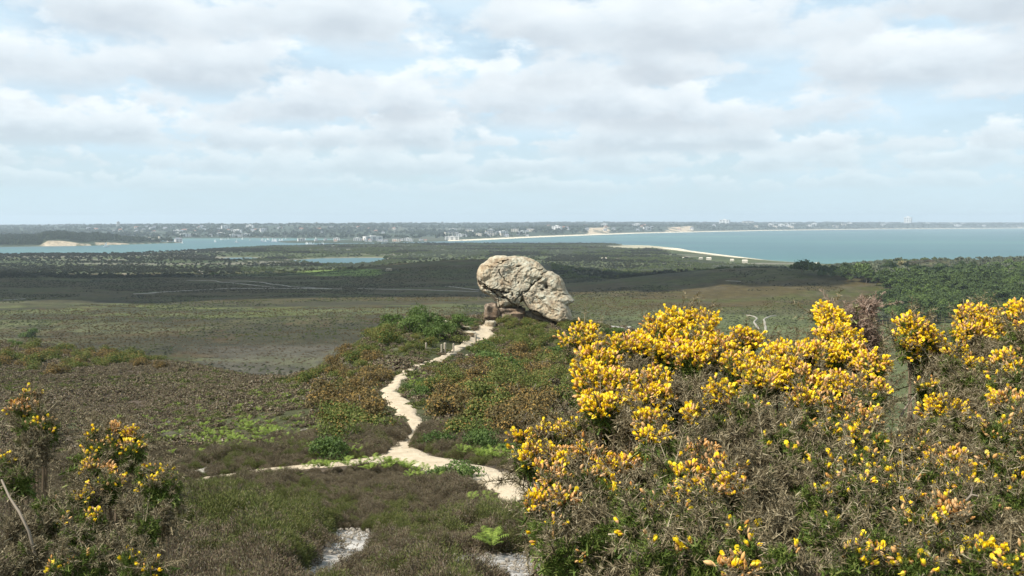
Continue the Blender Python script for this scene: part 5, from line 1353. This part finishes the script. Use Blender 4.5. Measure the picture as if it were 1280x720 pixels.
for a, b_, s, lab in BO:
    g_ = G(a, b_); o = bt if fb_ else copy_tree(bt); fb_ = False
    o.location = (g_[0], g_[1], .25); o.rotation_euler = (0, 0, rng.uniform(-.7, .7)); o.scale = (s * .8, s * .8, s * .62)
    if lab: tag(o, lab, 'boat')
    elif b_ > 303: tag(o, 'small white boat moored between the peninsula and the scrub shore', 'boat', 'boats below the peninsula')
    elif 325 < a < 353: tag(o, 'small white sailing boat moored at the left end of the peninsula', 'boat', 'boats moored off the peninsula')
    else: tag(o, 'small white sailing boat moored in the far harbour', 'boat', 'boats in the far harbour')

# ================================================================== AIR, CLOUDS, LIGHT
hz = make_mesh('haze', *(lambda b_: (b_[0], [b_[1]]))(box(-14500, -14500, -7.5, 14500, 14500, 150)), None) if False else None
V_, F2 = box(-14500, -14500, -7.5, 14500, 14500, 165)
hm_ = bpy.data.materials.new('haze_air'); hm_.use_nodes = True; nt = hm_.node_tree
nt.nodes.remove(nt.nodes['Principled BSDF']); pv = N(nt, 'ShaderNodeVolumePrincipled')
pv.inputs['Color'].default_value = (.74, .87, .98, 1); pv.inputs['Density'].default_value = HAZE; pv.inputs['Anisotropy'].default_value = .1
nt.links.new(pv.outputs[0], nt.nodes['Material Output'].inputs['Volume'])
hz = make_mesh('haze', V_, [F2], hm_); hz['kind'] = 'stuff'; hz['label'] = 'pale blue haze in the air over the whole view'

SUN_AZ = SUNAZ; SUN_EL = R(50)      # compass of the sun as seen from the eye: negative = left of the view
sd = Vector((math.sin(SUN_AZ) * math.cos(SUN_EL), math.cos(SUN_AZ) * math.cos(SUN_EL), math.sin(SUN_EL)))
lt = bpy.data.lights.new('sun', 'SUN'); lt.energy = 5.0; lt.angle = R(.53); lt.color = (1, .95, .87)
so = bpy.data.objects.new('sun', lt); COL.objects.link(so); so.rotation_euler = sd.to_track_quat('Z', 'Y').to_euler(); so.location = (0, 0, 400)

cm_ = plainmat('cloud_white', (.9, .9, .92), 1.0)
def cloud(label, sx, sy, H, rx, ry, rz, seed):  # unseen cloud added towards the sun to throw shade on the heath
    off = (H - 15) / math.tan(SUN_EL)
    cx = sx + off * math.sin(SUN_AZ); cy = sy + off * math.cos(SUN_AZ)
    g = np.random.default_rng(seed); n = 26; bag = Bag()
    us = np.linspace(0, 2 * math.pi, 96, endpoint=False); vs = np.linspace(-math.pi / 2, math.pi / 2, 30); V = []
    for v in vs:
        for u in us:
            p = np.array([math.cos(v) * math.cos(u), math.cos(v) * math.sin(u), math.sin(v)])
            nn = mnoise.fractal(Vector(p * 2.0) + Vector((seed, 0, 0)), .8, 2, 6)
            V.append(p * (1 + .45 * nn) * np.array([rx, ry, rz * (1.0 if p[2] > 0 else .35)]))
    Fq = [(i * 96 + j, i * 96 + (j + 1) % 96, (i + 1) * 96 + (j + 1) % 96, (i + 1) * 96 + j) for i in range(29) for j in range(96)]
    o = make_mesh('cloud', np.array(V), [np.array(Fq)], cm_, smooth=True); o.location = (cx, cy, H); o['kind'] = 'structure'; o['label'] = label
CLOUDS = [(-160, 660, 560, 390, 150, 45, 3), (120, 650, 560, 170, 110, 40, 5), (560, 620, 560, 60, 50, 25, 8)]
for k, (sx, sy, H, rx, ry, rz, sdn) in enumerate(CLOUDS[:2]): cloud('cumulus cloud out of view, added to shade the dark heath', sx, sy, H, rx, ry, rz, sdn)

# sky
w = bpy.data.worlds.new('World'); scene.world = w; w.use_nodes = True; nt = w.node_tree
bg = nt.nodes['Background']
sk = N(nt, 'ShaderNodeTexSky'); sk.sky_type = 'NISHITA'; sk.sun_disc = False; sk.sun_elevation = SUN_EL; sk.sun_rotation = SUN_AZ; sk.altitude = 60; sk.air_density = 1.0; sk.dust_density = 1.5; sk.ozone_density = 1.0
tc = N(nt, 'ShaderNodeTexCoord'); sep = N(nt, 'ShaderNodeSeparateXYZ'); nt.links.new(tc.outputs['Generated'], sep.inputs[0])
def mth(op, a, b_=None, c=None):
    n = N(nt, 'ShaderNodeMath', operation=op)
    for k, v in enumerate((a, b_, c)):
        if v is None: continue
        if isinstance(v, (int, float)): n.inputs[k].default_value = v
        else: nt.links.new(v, n.inputs[k])
    return n.outputs[0]
az = mth('ARCTAN2', sep.outputs[0], sep.outputs[1])
el = mth('ARCSINE', sep.outputs[2])
elp = mth('MAXIMUM', el, 0.0)
# banks of cumulus, the farther the lower: each has a flat grey base and puffy bright tops
def mrange(v, a, b_, c=0., d=1.):
    n = N(nt, 'ShaderNodeMapRange'); n.interpolation_type = 'SMOOTHSTEP'; nt.links.new(v, n.inputs[0]); n.inputs[1].default_value = a; n.inputs[2].default_value = b_; n.inputs[3].default_value = c; n.inputs[4].default_value = d; return n.outputs[0]
def cl_noise(sx, sy, seed, detail, rough, ox=0.0, oy=0.0):
    cb = N(nt, 'ShaderNodeCombineXYZ')
    nt.links.new(mth('ADD', mth('MULTIPLY', az, sx), ox + seed * 3.1), cb.inputs[0]); nt.links.new(mth('ADD', mth('MULTIPLY', el, sy), oy + seed * 1.7), cb.inputs[1]); cb.inputs[2].default_value = seed
    n = N(nt, 'ShaderNodeTexNoise'); n.inputs['Scale'].default_value = 1; n.inputs['Detail'].default_value = detail; n.inputs['Roughness'].default_value = rough
    nt.links.new(cb.outputs[0], n.inputs['Vector']); return n.outputs[0]
sks = N(nt, 'ShaderNodeVectorMath', operation='SCALE'); sks.inputs['Scale'].default_value = SKYS; nt.links.new(sk.outputs[0], sks.inputs[0])
veil = N(nt, 'ShaderNodeMixRGB'); veil.inputs[2].default_value = (*VEIL, 1); nt.links.new(sks.outputs[0], veil.inputs[1])
nt.links.new(mrange(cl_noise(5, 18, 3.3, 6, .6), .30, .62, .55, .97), veil.inputs[0])      # thin high veil whitens the blue
last = veil.outputs[0]
for k, (base, h, sd_) in enumerate(BANKS):
    wob = mth('MULTIPLY', mth('SUBTRACT', cl_noise(.16 / h, .02 / h, sd_ + 20, 3, .5), .5), h * 1.1)
    t = mth('DIVIDE', mth('SUBTRACT', mth('SUBTRACT', el, base), wob), h)
    n1 = cl_noise(.52 / h, 1.0 / h, sd_, 6, .56)
    n2 = cl_noise(.52 / h, 1.0 / h, sd_, 4, .56, .10, .30)
    big = cl_noise(.13 / h, .12 / h, sd_ + 40, 2, .5)
    den = mth('ADD', mth('SUBTRACT', n1, mth('MULTIPLY', mth('ABSOLUTE', mth('SUBTRACT', t, .25)), .20)), mth('MULTIPLY', mth('SUBTRACT', big, .5), .55))
    cov = mth('MULTIPLY', mrange(den, .335, .45), mrange(t, -.35, .12))
    edge = mrange(den, .62, .37)                                   # thin edges glow, thick hearts are grey
    lit = mth('ADD', mth('ADD', mth('MULTIPLY', mrange(t, -.1, .95), .55), mth('MULTIPLY', mth('SUBTRACT', n1, n2), 1.5)), mth('MULTIPLY', edge, .30))
    colr = ramp(nt, lit, [(.06, CLD), (.42, CLM), (.85, CLW)])
    mx_ = N(nt, 'ShaderNodeMixRGB'); nt.links.new(mth('MULTIPLY', cov, BANKW[k]), mx_.inputs[0]); nt.links.new(last, mx_.inputs[1]); nt.links.new(colr, mx_.inputs[2]); last = mx_.outputs[0]
hzf = mrange(el, .0, .13, .86, 0.0)
mh = N(nt, 'ShaderNodeMixRGB'); mh.inputs[2].default_value = (*HORI, 1); nt.links.new(hzf, mh.inputs[0]); nt.links.new(last, mh.inputs[1])
nt.links.new(mh.outputs[0], bg.inputs['Color']); bg.inputs['Strength'].default_value = .1

# ================================================================== CAMERA
cam = bpy.data.cameras.new('camera'); co = bpy.data.objects.new('camera', cam); COL.objects.link(co)
co.location = (0, 0, EYE); co.rotation_euler = (R(90) - TILT, 0, 0)
cam.sensor_width = 36; cam.lens = 36 * F / 1280; cam.clip_start = .1; cam.clip_end = 60000
scene.camera = co
scene.render.engine = 'CYCLES'
scene.cycles.use_denoising = True
scene.cycles.max_bounces = 5; scene.cycles.diffuse_bounces = 3; scene.cycles.glossy_bounces = 2; scene.cycles.transmission_bounces = 2; scene.cycles.transparent_max_bounces = 4; scene.cycles.volume_bounces = 0
scene.view_settings.view_transform = 'Standard'; scene.view_settings.look = 'None'; scene.view_settings.exposure = EXPO; scene.view_settings.gamma = 1; scene.view_settings.use_curve_mapping = False
